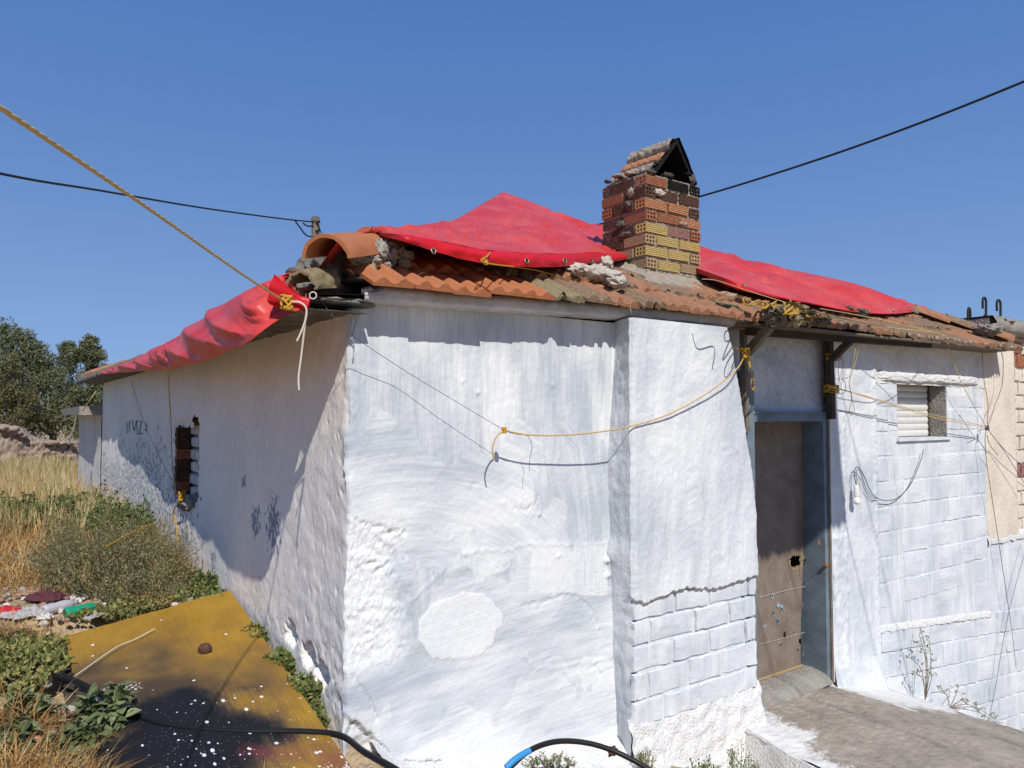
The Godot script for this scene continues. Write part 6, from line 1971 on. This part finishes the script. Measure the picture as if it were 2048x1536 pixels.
# ---------------------------------------------------------------- things lying about
func clutter() -> void:
	var A := gr(130, 1280, 0.63) ; var B := gr(460, 1187, 0.71); var C := gr(722, 1575, 0.45); var D := gr(205, 1660, 0.42)
	A.y += 0.02; B.y += 0.02; C.y += 0.02; D.y += 0.02
	var bd := thing("yellow_board", "mustard yellow board, scorched black and flecked with whitewash, lying by the wall", "board", (A + B + C + D) * 0.25)
	var c := bd.position
	var P := PackedVector3Array()
	var U := PackedVector2Array()
	for b in 31:
		for a in 17:
			var f := a / 16.0
			var g := b / 30.0
			var p := D.lerp(C, f).lerp(A.lerp(B, f), g) - c
			p.y += 0.018 * sin(PI * g) * sin(PI * f * 0.9) + 0.006 * NA.get_noise_2d(f * 3.0, g * 4.0)
			P.append(p); U.append(Vector2(f, 1.0 - g))
	var m := MB.new(); m.grid(16, 30, P, false, PackedByteArray(), U)
	part(m, "panel", M["board paint"], bd)
	m = MB.new()
	var q := [A - c, D - c, C - c, B - c]
	for k in 4:
		var n := (k + 1) % 4
		m.quad(q[k] - Vector3(0, 0.024, 0), q[n] - Vector3(0, 0.024, 0), q[n] - Vector3(0, 0.001, 0), q[k] - Vector3(0, 0.001, 0))
	m.quad(q[3] - Vector3(0, 0.024, 0), q[2] - Vector3(0, 0.024, 0), q[1] - Vector3(0, 0.024, 0), q[0] - Vector3(0, 0.024, 0))
	part(m, "edge", M["grey wood"], bd)
	m = MB.new()                      # narrow dark strip of a second sheet showing under its left edge
	var s0 := gr(132, 1285, 0.60); var s1 := gr(162, 1374, 0.58); var s2 := gr(150, 1400, 0.57)
	m.hexa([s0 + Vector3(-0.04, -0.02, 0.02), D + Vector3(-0.06, -0.05, 0), D + Vector3(0.2, -0.05, 0), s0 + Vector3(0.2, -0.02, 0), s0 + Vector3(-0.04, -0.005, 0.02), D + Vector3(-0.06, -0.03, 0), D + Vector3(0.2, -0.03, 0), s0 + Vector3(0.2, -0.005, 0)])
	tag(part(m, "under_sheet", M["dark wood"]), "dark board edge showing under the yellow board", "board")
	var bh := func(x: float, y: float) -> Vector3:    # a point on the board
		var n := (B - A).cross(D - A)
		var r := ray(x, y)
		return EYE + r * ((A - EYE).dot(n) / r.dot(n))
	m = MB.new(); rock(m, bh.call(410, 1312) + Vector3(0, 0.035, 0), Vector3(0.032, 0.030, 0.030), 9, 0.16, 2.6, 12)
	tag(part(m, "dried_fruit", M["sooty brick"]), "round brown dried fruit lying on the yellow board", "fruit")
	rope("straw_stalk", "long pale dry stalk lying across the yellow board", "stalk", [[bh.call(150, 1365) + Vector3(0, 0.03, 0), bh.call(230, 1310) + Vector3(0, 0.035, 0), bh.call(270, 1290) + Vector3(0, 0.03, 0), bh.call(309, 1269) + Vector3(0, 0.03, 0)]], 0.003, M["white cord"])
	# hose across the board and along the wall foot
	rope("hose", "black hose pipe lying across the scorched yellow board", "hose", [[ghit(-40, 1330, 0.03), ghit(60, 1345, 0.03), ghit(140, 1372, 0.02) + Vector3(0, 0.03, 0), bh.call(215, 1412) + Vector3(0, 0.035, 0), bh.call(290, 1446) + Vector3(0, 0.02, 0), bh.call(370, 1464) + Vector3(0, 0.02, 0), bh.call(480, 1472) + Vector3(0, 0.02, 0), bh.call(600, 1474) + Vector3(0, 0.022, 0), bh.call(680, 1486) + Vector3(0, 0.03, 0), dp(730, 1505, 2.86), dp(800, 1545, 2.75), dp(860, 1600, 2.65)]], 0.0125, M["rubber black"])
	var h := rope("hose", "black hose with a blue taped length bent up against the white wall foot", "hose", [[dp(1010, 1545, 3.3), dp(1052, 1506, 3.36), dp(1090, 1488, 3.42), dp(1130, 1482, 3.46), dp(1180, 1487, 3.48), dp(1230, 1503, 3.48), dp(1280, 1528, 3.45), dp(1330, 1560, 3.4)]], 0.0125, M["rubber black"])
	m = MB.new(); m.tube(smooth([dp(1012, 1536, 3.295), dp(1030, 1519, 3.32), dp(1050, 1506, 3.355), dp(1060, 1501, 3.37)], 6), 0.0145, 0.0145, 8); part(m, "blue_tape", M["blue plastic"], h)
	# holed brick lying on the ramp
	var br := put(brick_mesh(0.12, 0.075, 0.1), "brick_fragment", M["red brick"])
	br.position = gr(1908, 1446, -0.68) + Vector3(0, 0.0, 0)
	br.position = fr(1908, 1446, 0.16)
	br.rotation = Vector3(0, 1.15, -0.35)
	tag(br, "broken red hollow brick lying on the ramp by the white wall", "brick")
	m = MB.new(); rock(m, dp(1225, 1503, 3.6), Vector3(0.03, 0.02, 0.02), 55, 0.5, 2.0, 8); tag(part(m, "stone", M["sooty brick"]), "small brown stone at the white wall foot under the hose", "stone")
	# rubbish in the grass
	var cloth := func(x: float, y: float, w: float, d: float, hgt: float, seed_: int, mat_: Material, called: String, label: String, cat: String) -> void:
		var o := ghit(x, y, 0.01)
		var b2 := MB.new()
		var PP := PackedVector3Array()
		var nz := noise(seed_, 1.0, 3)
		for b in 19:
			for a in 19:
				var f := a / 18.0 * 2.0 - 1.0
				var g := b / 18.0 * 2.0 - 1.0
				var e := 1.0 - pow(maxf(absf(f), absf(g)), 4.0)
				var ed := 1.0 + 0.3 * nz.get_noise_2d(f * 1.3, g * 1.3 + 9.0)
				PP.append(Vector3(f * w * ed, 0.012 + hgt * e * (0.5 + 0.9 * nz.get_noise_2d(f * 2.0, g * 2.0)) + 0.006 * nz.get_noise_2d(f * 8.0, g * 8.0), -g * d * ed))
		b2.grid(18, 18, PP)
		var q2 := part(b2, called, mat_)
		q2.position = o
		q2.rotation.y = seed_ * 0.7
		tag(q2, label, cat)
	mat("red cloth", lin(0.50, 0.02, 0.03), 0.7)
	mat("maroon cloth", lin(0.10, 0.03, 0.04), 0.9)
	mat("grey plastic", lin(0.42, 0.40, 0.39), 0.35)
	mat("white paper", lin(0.62, 0.59, 0.54), 0.8)
	mat("brown card", lin(0.36, 0.22, 0.14), 0.9)
	mat("dark scrap", lin(0.02, 0.025, 0.03), 0.6)
	cloth.call(18, 1227, 0.119, 0.049, 0.030, 3, M["red cloth"], "red_rag", "bright red rag lying among the rubbish", "rag")
	cloth.call(52, 1232, 0.105, 0.084, 0.042, 5, M["grey plastic"], "plastic_sheet", "crumpled grey plastic sheet among the rubbish", "plastic sheet")
	cloth.call(92, 1200, 0.112, 0.070, 0.048, 8, M["maroon cloth"], "maroon_cloth", "dark maroon cloth bundle beside the grey bush", "cloth")
	cloth.call(88, 1238, 0.056, 0.035, 0.018, 11, M["white paper"], "paper_scrap", "white scrap of paper near the green bottle", "paper")
	cloth.call(8, 1280, 0.084, 0.056, 0.024, 13, M["white paper"], "paper_scrap", "crumpled pale paper beyond the creeping weeds", "paper")
	cloth.call(55, 1190, 0.063, 0.049, 0.018, 15, M["brown card"], "cardboard_piece", "torn brown cardboard behind the grey plastic", "cardboard")
	cloth.call(190, 1236, 0.070, 0.028, 0.012, 19, M["grey plastic"], "plastic_scrap", "strip of grey plastic under the green bottle", "plastic")
	cloth.call(72, 1338, 0.049, 0.028, 0.030, 17, M["dark scrap"], "dark_scrap", "black scrap of rubber among the creeping weeds", "scrap")
	m = MB.new()                      # bottles
	var bottle := func(x: float, y: float, turn: float, col: Color, called: String, label: String, sc: float) -> void:
		var b2 := thing(called, label, "bottle", ghit(x, y, 0.03))
		var gm := mat(called + " plastic", col, 0.18)
		gm.metallic_specular = 0.6
		var mm := MB.new()
		var prof := [[0.0, 0.0], [0.028, 0.004], [0.032, 0.012], [0.032, 0.06], [0.029, 0.085], [0.032, 0.11], [0.032, 0.15], [0.022, 0.185], [0.012, 0.205], [0.012, 0.225], [0.0, 0.226]]
		var PP := PackedVector3Array()
		for q3 in prof:
			for a in 15: PP.append(Vector3(q3[1], cos(TAU * a / 14.0) * q3[0], sin(TAU * a / 14.0) * q3[0]) * sc)
		mm.grid(14, prof.size() - 1, PP, true)
		part(mm, "body", gm, b2)
		mm = MB.new(); mm.tube(PackedVector3Array([Vector3(0.222, 0, 0) * sc, Vector3(0.24, 0, 0) * sc]), 0.015 * sc, 0.015 * sc, 10); part(mm, "cap", M["porcelain"], b2)
		b2.rotation.y = turn
	bottle.call(128, 1226, 0.3, lin(0.01, 0.30, 0.16), "green_bottle", "green plastic bottle lying by the yellow board", 0.95)
	bottle.call(84, 1222, 0.55, lin(0.5, 0.47, 0.52), "clear_bottle", "dusty clear plastic bottle beside the maroon cloth", 1.0)
	# invented canvas sail outside the frame, added only to shade the upper door
	var dir := Vector3(-0.36, 1.0, 1.0)
	var sh := [Vector3(2.86, 2.30, 0), Vector3(3.80, 2.25, 0), Vector3(3.92, 1.01, 0), Vector3(2.90, 0.985, 0)]
	var kk := [2.35, 2.25, 2.9, 3.0]
	var sc := []
	for k in 4: sc.append(sh[k] + dir * kk[k])
	var sail := thing("canvas_awning", "grey canvas awning stretched high in front of the door", "awning", sc[3])
	P = PackedVector3Array()
	for b in 41:
		for a in 41:
			var f := a / 40.0
			var g := b / 40.0
			var p: Vector3 = sc[3].lerp(sc[2], f).lerp(sc[0].lerp(sc[1], f), g) - sc[3]
			if b == 0: p += Vector3(0, 0.03, -0.02) * (NB.get_noise_1d(f * 14.0) + 0.6 * NC.get_noise_1d(f * 40.0))
			p.y -= 0.03 * sin(PI * f) * sin(PI * g)
			P.append(p)
	m = MB.new(); m.grid(40, 40, P); part(m, "sheet", M["canvas"], sail)
	m = MB.new()
	for k in [[0, Vector3(1.9, 5.4, 12)], [3, Vector3(1.2, 5.4, 12)], [1, Vector3(2.9, 5.4, 12)], [2, Vector3(2.4, 5.4, 12)]]:
		m.tube(PackedVector3Array([sc[k[0]] - sc[3], k[1] - sc[3]]), 0.005, 0.005, 5)
	part(m, "guy_line", M["sun bleached rope"], sail)

# ---------------------------------------------------------------- plants
func rdir() -> Vector3:
	while true:
		var v := Vector3(rng.randf_range(-1, 1), rng.randf_range(-1, 1), rng.randf_range(-1, 1))
		if v.length_squared() < 1.0 and v.length_squared() > 0.01: return v.normalized()
	return Vector3.UP

func pick(cols: Array) -> Color:
	var c: Array = cols[rng.randi() % cols.size()]
	var k := rng.randf_range(0.75, 1.25)
	return Color(c[0] * k, c[1] * k, c[2] * k)

func crown(b: MB, clumps: Array, l: float, w: float, cols: Array) -> void:
	for c in clumps:
		for k in int(c[2]):
			var d := rdir()
			var p: Vector3 = c[0] + d * c[1] * pow(rng.randf(), 0.42)
			var dir := (d * 0.5 + rdir() * 0.8 + Vector3(0, 0.35, 0)).normalized()
			b.col = pick(cols)
			b.leaf(p, dir, dir.cross(rdir()).normalized(), l * rng.randf_range(0.6, 1.3), w * rng.randf_range(0.7, 1.2))

func trees() -> void:
	var olive := [[0.11, 0.125, 0.055], [0.14, 0.155, 0.075], [0.075, 0.09, 0.04], [0.19, 0.20, 0.115], [0.15, 0.145, 0.07]]
	var brownish := [[0.16, 0.135, 0.06], [0.12, 0.115, 0.05], [0.085, 0.09, 0.042]]
	# px centre, px row of the top clumps, depth
	var list := [
		["olive_tree", "tall grey-green olive tree behind the stone wall with a separate top", 25, 30.0, [[20, 700, 60], [-20, 720, 70], [58, 705, 30], [-60, 760, 80], [15, 760, 70], [40, 690, 34], [0, 670, 26], [50, 740, 45], [-40, 830, 80], [20, 830, 70]], olive],
		["olive_tree", "tawny olive tree among the grey-green ones", 40, 28.0, [[25, 755, 45], [5, 790, 50], [45, 790, 45], [30, 830, 55], [-15, 800, 50]], brownish],
		["olive_tree", "dense olive tree behind the middle of the ruined stone wall", 100, 30.0, [[95, 745, 42], [70, 770, 45], [120, 760, 45], [85, 720, 28], [110, 800, 55], [70, 820, 55], [135, 720, 24], [100, 840, 60], [135, 700, 20], [140, 830, 50]], olive],
		["olive_tree", "olive tree with a rounded head against the sky beside the outbuilding", 175, 29.0, [[172, 712, 28], [185, 700, 24], [160, 722, 24], [195, 728, 22], [180, 690, 18], [170, 790, 45], [150, 780, 42], [195, 800, 42], [160, 840, 55], [205, 770, 30], [200, 840, 50]], olive]]
	for t in list:
		var base := dp(t[2], 905, t[3])
		base.y = ground_h(base.x, base.z)
		var o := thing(t[0], t[1], "tree", base, "olive trees behind the stone wall")
		var m := MB.new()
		var first: Vector3 = dp(t[4][0][0], t[4][0][1], t[3]) - base
		m.tube(smooth([Vector3.ZERO - Vector3(0, 0.3, 0), Vector3(0.1, 0.8, 0.0), first * 0.5 + Vector3(0.1, 0.2, 0), first], 5), 0.17, 0.03, 8)
		for c in t[4]:
			var q: Vector3 = dp(c[0], c[1], t[3]) - base
			m.tube(smooth([Vector3(0.05, 0.7, 0), q * 0.55 + Vector3(rng.randf_range(-0.1, 0.1), 0.1, rng.randf_range(-0.2, 0.2)), q], 5), 0.07, 0.014, 6)
		part(m, "trunk", M["bark"], o)
		var clumps := []
		for c in t[4]:
			var R: float = c[2] * t[3] / FOCAL
			var q: Vector3 = dp(c[0], c[1], t[3]) - base
			for k in 7:
				var off := rdir() * R * rng.randf_range(0.35, 0.85)
				off.z *= 1.4
				clumps.append([q + off, R * rng.randf_range(0.28, 0.5), 60 + 210 * R])
		m = MB.new(); crown(m, clumps, 0.13, 0.045, t[5])
		part(m, "crown", M["leaf"], o)

# a plant of leaves on short stems spread over an ellipse on the ground
func leafy(called: String, label: String, cat: String, at: Vector3, r: Vector3, stems: int, per: int, l: float, w: float, cols: Array, up := 0.6, group := "") -> Node3D:
	var o := thing(called, label, cat, at, group)
	var m := MB.new()
	var st := MB.new()
	for k in stems:
		var an := rng.randf() * TAU
		var q := sqrt(rng.randf())
		var foot := Vector3(cos(an) * r.x * q * 0.7, -0.03, sin(an) * r.z * q * 0.7)
		var tip := Vector3(cos(an) * r.x * q, r.y * (0.45 + 0.55 * rng.randf()) * (1.0 - 0.35 * q * q), sin(an) * r.z * q) + Vector3(rng.randf_range(-1, 1), 0, rng.randf_range(-1, 1)) * r.x * 0.12
		if r.y > 0.3: tip.y *= 0.75 + 0.75 * NA.get_noise_2d((at.x + tip.x) * 3.0, (at.z + tip.z) * 3.0)
		var gy := ground_h(at.x + foot.x, at.z + foot.z) - ground_h(at.x, at.z)
		foot.y += gy; tip.y += gy
		st.tube(PackedVector3Array([foot, foot.lerp(tip, 0.5) + Vector3(0, r.y * 0.1, 0), tip]), 0.0028, 0.0012, 4, false)
		for j in per:
			var f := rng.randf_range(0.15, 1.0)
			var p := foot.lerp(tip, f) + rdir() * r.y * 0.07
			var d := (rdir() + Vector3(0, up, 0)).normalized()
			m.col = pick(cols)
			if l > 0.06: m.broad(p, d, d.cross(Vector3(0, 1, 0) + rdir() * 0.4).normalized(), l * rng.randf_range(0.6, 1.25), w * rng.randf_range(0.7, 1.2))
			else: m.leaf(p, d, d.cross(rdir()).normalized(), l * rng.randf_range(0.6, 1.25), w * rng.randf_range(0.7, 1.2))
	st.col = Color(0.16, 0.13, 0.06)
	for k in st.c.size(): st.c[k] = st.col
	part(st, "stems", M["straw"], o)
	part(m, "leaves", M["leaf"], o)
	return o

func blade_mesh(n: int, h: float, spread: float, w: float, seed_: int) -> ArrayMesh:
	var rg := RandomNumberGenerator.new()
	rg.seed = seed_
	var m := MB.new()
	for k in n:
		var an := rg.randf() * TAU
		var d := Vector3(cos(an), 0, sin(an))
		var p := Vector3(rg.randf_range(-1, 1), 0, rg.randf_range(-1, 1)) * spread * 0.35
		var hh := h * rg.randf_range(0.5, 1.1)
		var mid := p + d * spread * rg.randf_range(0.1, 0.5) + Vector3(0, hh * 0.6, 0)
		var tip := p + d * spread * rg.randf_range(0.4, 1.4) + Vector3(0, hh, 0)
		var s := Vector3(-d.z, 0, d.x) * w * 0.5
		m.quad(p - s, p + s, mid + s * 0.7, mid - s * 0.7)
		m.tri(mid - s * 0.7, mid + s * 0.7, tip)
	return m.mesh()

func scatter(called: String, label: String, cat: String, mesh: Mesh, mm: Material, pts: Array, cols: Array, lo: float, hi: float, lean := 0.15) -> void:
	var mmesh := MultiMesh.new()
	mmesh.transform_format = MultiMesh.TRANSFORM_3D
	mmesh.use_colors = true
	mmesh.mesh = mesh
	mmesh.instance_count = pts.size()
	for k in pts.size():
		var b := Basis(Vector3.UP, rng.randf() * TAU) * Basis(Vector3.RIGHT, rng.randf_range(-lean, lean))
		mmesh.set_instance_transform(k, Transform3D(b.scaled(Vector3.ONE * rng.randf_range(lo, hi)), pts[k]))
		mmesh.set_instance_color(k, pick(cols))
	var o := MultiMeshInstance3D.new()
	o.name = numbered(self, called)
	o.multimesh = mmesh
	o.material_override = mm
	add_child(o)
	o.set_meta("kind", "stuff")
	tag(o, label, cat)

func on_board(x: float, z: float) -> bool:
	return x > -0.95 and x < 0.0 and z > -1.85 and z < 0.4

func plants() -> void:
	var green := [[0.075, 0.12, 0.03], [0.10, 0.15, 0.04], [0.13, 0.17, 0.055], [0.16, 0.165, 0.06], [0.06, 0.09, 0.025]]
	var yellowgreen := [[0.19, 0.21, 0.06], [0.24, 0.24, 0.085], [0.14, 0.165, 0.045], [0.30, 0.25, 0.10]]
	var greybush := [[0.19, 0.19, 0.095], [0.15, 0.16, 0.075], [0.25, 0.23, 0.125], [0.11, 0.12, 0.05], [0.30, 0.26, 0.14]]
	var gold := [[0.52, 0.39, 0.19], [0.44, 0.31, 0.14], [0.58, 0.47, 0.26], [0.36, 0.25, 0.11], [0.30, 0.27, 0.12]]
	var rust := [[0.42, 0.22, 0.07], [0.50, 0.30, 0.10], [0.34, 0.17, 0.055], [0.46, 0.36, 0.18]]
	# tall dry grass in the field
	var pts := []
	var t := 0
	while pts.size() < 9000 and t < 60000:
		t += 1
		var x := rng.randf_range(-9.0, 0.6)
		var z := -4.4 - pow(rng.randf(), 1.3) * 12.5
		if x > -0.15 and z > -10.5: continue
		if NA.get_noise_2d(x * 0.5, z * 0.5) < -0.3: continue
		pts.append(Vector3(x, ground_h(x, z) - 0.01, z))
	scatter("dry_grass", "tall golden dry grass covering the field in front of the stone wall", "grass", blade_mesh(9, 0.30, 0.14, 0.006, 1), M["straw"], pts, gold, 0.35, 1.3, 0.3)
	var clear := [ghit(60, 1335), ghit(70, 1225), ghit(130, 1228), ghit(15, 1230), ghit(10, 1370), ghit(110, 1370)]
	# matted straw nearer the camera
	pts = []
	t = 0
	while pts.size() < 9000 and t < 90000:
		t += 1
		var x := rng.randf_range(-2.4, -0.05)
		var z := rng.randf_range(-5.0, 0.9)
		if rng.randf() < 0.4: x = rng.randf_range(-1.5, -0.9); z = rng.randf_range(-1.9, 0.6)
		if on_board(x, z): continue
		var keep := true
		for q in clear:
			if Vector2((x - q.x) / 0.34, (z - q.z) / 0.42).length() < 1.0 and rng.randf() < 0.9: keep = false
		if not keep: continue
		if NA.get_noise_2d(x * 1.3 + 7.0, z * 1.3) < -0.25: continue
		pts.append(Vector3(x, ground_h(x, z) - 0.005, z))
	scatter("straw", "matted rust-coloured straw and dead stalks on the ground by the board", "straw", blade_mesh(7, 0.07, 0.16, 0.0045, 2), M["straw"], pts, rust, 0.5, 1.3, 0.6)
	# pebbles and crumbs of rubble
	pts = []
	for k in 1500:
		var x := rng.randf_range(-2.2, -0.1)
		var z := rng.randf_range(-4.2, 0.9)
		if on_board(x, z): continue
		pts.append(Vector3(x, ground_h(x, z) + 0.002, z))
	var pm := MB.new(); rock(pm, Vector3.ZERO, Vector3(0.02, 0.013, 0.017), 5, 0.4, 1.5, 4)
	var pmat := mat("pebble", Color.WHITE, 0.95)
	pmat.vertex_color_use_as_albedo = true
	scatter("pebbles", "pebbles and crumbs of rubble scattered over the straw", "pebbles", pm.mesh(), pmat, pts, [[0.42, 0.36, 0.30], [0.36, 0.20, 0.12], [0.30, 0.25, 0.2], [0.55, 0.5, 0.45]], 0.3, 1.5, 0.5)
	# grey-green wiry bush against the side wall
	leafy("grey_bush", "large wiry grey-green bush against the side wall", "bush", Vector3(-0.52, ground_h(-0.52, -3.0), -2.9), Vector3(0.52, 0.47, 1.0), 480, 44, 0.022, 0.0065, greybush, 0.7)
	leafy("grey_bush", "smaller wiry bush in front of the large grey-green one", "bush", Vector3(-0.42, ground_h(-0.42, -2.1), -2.2), Vector3(0.34, 0.20, 0.30), 150, 34, 0.020, 0.006, greybush, 0.7)
	# green shrubs by the outbuilding
	leafy("green_shrub", "bushy green weeds beside the outbuilding at the edge of the dry grass", "shrub", Vector3(-0.65, ground_h(-0.65, -5.6), -5.4), Vector3(0.62, 0.36, 1.0), 160, 34, 0.05, 0.026, green, 0.6)
	leafy("green_shrub", "low yellow-green weeds growing among the tall dry grass", "shrub", Vector3(-1.75, ground_h(-1.75, -5.2), -5.0), Vector3(0.7, 0.26, 0.9), 130, 32, 0.048, 0.022, yellowgreen, 0.6)
	leafy("green_shrub", "dark green shrub growing close under the wall beyond the grey bush", "shrub", Vector3(-0.25, ground_h(-0.25, -4.4), -4.4), Vector3(0.28, 0.42, 0.55), 110, 34, 0.042, 0.022, green, 0.6)
	# creeping weeds left of the board
	leafy("creeping_weed", "mat of yellow-green creeping weeds along the outer edge of the board", "weed", ghit(42, 1335), Vector3(0.21, 0.09, 0.40), 260, 24, 0.028, 0.019, yellowgreen, 1.0)
	leafy("creeping_weed", "mat of creeping weeds behind the board's far corner", "weed", ghit(255, 1222), Vector3(0.32, 0.06, 0.12), 120, 20, 0.026, 0.017, yellowgreen, 1.0)
	# weeds along the wall foot beside the board
	for q in [[478, 1165, 0.10, 0.12, "dark clump of leaves at the wall foot by the board's far corner", 0], [545, 1275, 0.07, 0.08, "trailing weeds between board and wall, upper clump", 1], [585, 1330, 0.07, 0.08, "trailing weeds between board and wall, middle clump", 1], [625, 1390, 0.065, 0.09, "trailing weeds between board and wall, below the hollow", 1], [655, 1440, 0.06, 0.08, "weeds with dry tips at the white corner", 1], [400, 1200, 0.16, 0.08, "low weeds along the far edge of the board", 1]]:
		var p := ghit(q[0], q[1])
		leafy("wall_weed", q[4], "weed", Vector3(minf(p.x, -0.05), ground_h(p.x, p.z), p.z), Vector3(q[2], q[3], q[2] * 1.7), 46, 22, 0.030, 0.018, green if q[5] == 0 else green + yellowgreen, 0.7)
	# big-leaved plants at the near left
	for q in [[225, 1440, 0.12, 0.13, "broad-leaved grey-green plant growing over the board's edge"], [155, 1500, 0.08, 0.08, "small broad-leaved plant in the straw"], [40, 1440, 0.14, 0.09, "broad-leaved plant in dry straw next to the creeping weeds"], [10, 1500, 0.12, 0.08, "sparse low broad-leaved plant among dead straw stalks"]]:
		var p := ghit(q[0], q[1])
		leafy("broad_leaf_plant", q[4], "plant", Vector3(p.x, ground_h(p.x, p.z), p.z), Vector3(q[2], q[3], q[2]), 20, 8, 0.065, 0.036, [[0.10, 0.135, 0.05], [0.14, 0.17, 0.075], [0.085, 0.11, 0.045], [0.17, 0.19, 0.09]], 0.5)
	# plants before the front wall
	leafy("grey_tuft", "round grey-green tuft under the bent hose", "plant", Vector3(1.0, 0.06, 0.12), Vector3(0.17, 0.09, 0.10), 90, 30, 0.018, 0.006, greybush, 0.6)
	leafy("feathery_weed", "feathery bright green weed at the pilaster foot", "weed", Vector3(1.72, -0.06, 0.52), Vector3(0.11, 0.16, 0.10), 34, 46, 0.024, 0.006, [[0.10, 0.17, 0.03], [0.14, 0.20, 0.05], [0.08, 0.12, 0.03]], 0.8)
	leafy("feathery_weed", "taller spindly green weed beside the ramp kerb", "weed", Vector3(2.06, -0.16, 0.48), Vector3(0.08, 0.24, 0.08), 14, 44, 0.022, 0.006, [[0.10, 0.16, 0.03], [0.15, 0.19, 0.06]], 0.8)
	leafy("feathery_weed", "wispy dry-green weed at the inner corner of the pilaster", "weed", Vector3(1.55, -0.02, 0.24), Vector3(0.06, 0.12, 0.06), 14, 30, 0.018, 0.005, yellowgreen, 0.8)
	# bare weeds along the right wall
	for q in [[[1850, 1392], [[1838, 1270], [1822, 1315], [1850, 1300], [1858, 1280], [1862, 1345], [1832, 1345], [1843, 1262]], "tall bare weed with seed heads against the white block wall"], [[1900, 1408], [[1880, 1385], [1915, 1380], [1935, 1410], [1960, 1425], [1990, 1440], [2000, 1452]], "arching bare weed trailing along the ramp edge"], [[2036, 1532], [[2020, 1500], [2040, 1460], [2050, 1500], [2010, 1510]], "bare weed at the bottom of the ramp"]]:
		var b0 := fr(q[0][0], q[0][1], 0.12)
		var o := thing("bare_weed", q[2], "weed", b0)
		var m := MB.new()
		var lv := MB.new()
		for e in q[1]:
			var tip := fr(e[0], e[1], 0.12 + rng.randf_range(-0.05, 0.08)) - b0
			var mid := tip * 0.5 + Vector3(rng.randf_range(-0.03, 0.03), 0.04, 0.02)
			m.tube(smooth([Vector3(0, -0.03, 0), mid, tip], 4), 0.0035, 0.0018, 5)
			for k in 5:
				var f := rng.randf_range(0.4, 1.0)
				var p := mid.lerp(tip, f) if f > 0.5 else mid
				var tw := p + (rdir() + Vector3(0, 0.7, 0)).normalized() * 0.05
				m.tube(PackedVector3Array([p, tw]), 0.0016, 0.001, 4)
				for z in 3:
					lv.col = pick(greybush)
					lv.leaf(tw, rdir(), rdir(), 0.022, 0.014)
		for k in m.c.size(): m.c[k] = Color(0.20, 0.15, 0.09)
		part(m, "stems", M["straw"], o).set_meta("kind", "stuff")
		part(lv, "seed_heads", M["leaf"], o).set_meta("kind", "stuff")

func _ready() -> void:
	rng.seed = 20240
	setup()
	materials()
	house = thing("house", "old whitewashed house with a tiled hip roof under a red tarpaulin", "house")
	ground()
	front_wall()
	side_wall()
	pilaster()
	door_side()
	right_wall()
	shell()
	roof()
	chimney()
	tarp()
	neighbours()
	far_wall()
	cables()
	ropes()
	lamp()
	clutter()
	trees()
	plants()
	for n in find_children("*", "", true, false):
		for k in n.get_meta_list():
			if str(k).begins_with("_n_"): n.remove_meta(k)
	for k in get_meta_list():
		if str(k).begins_with("_n_"): remove_meta(k)
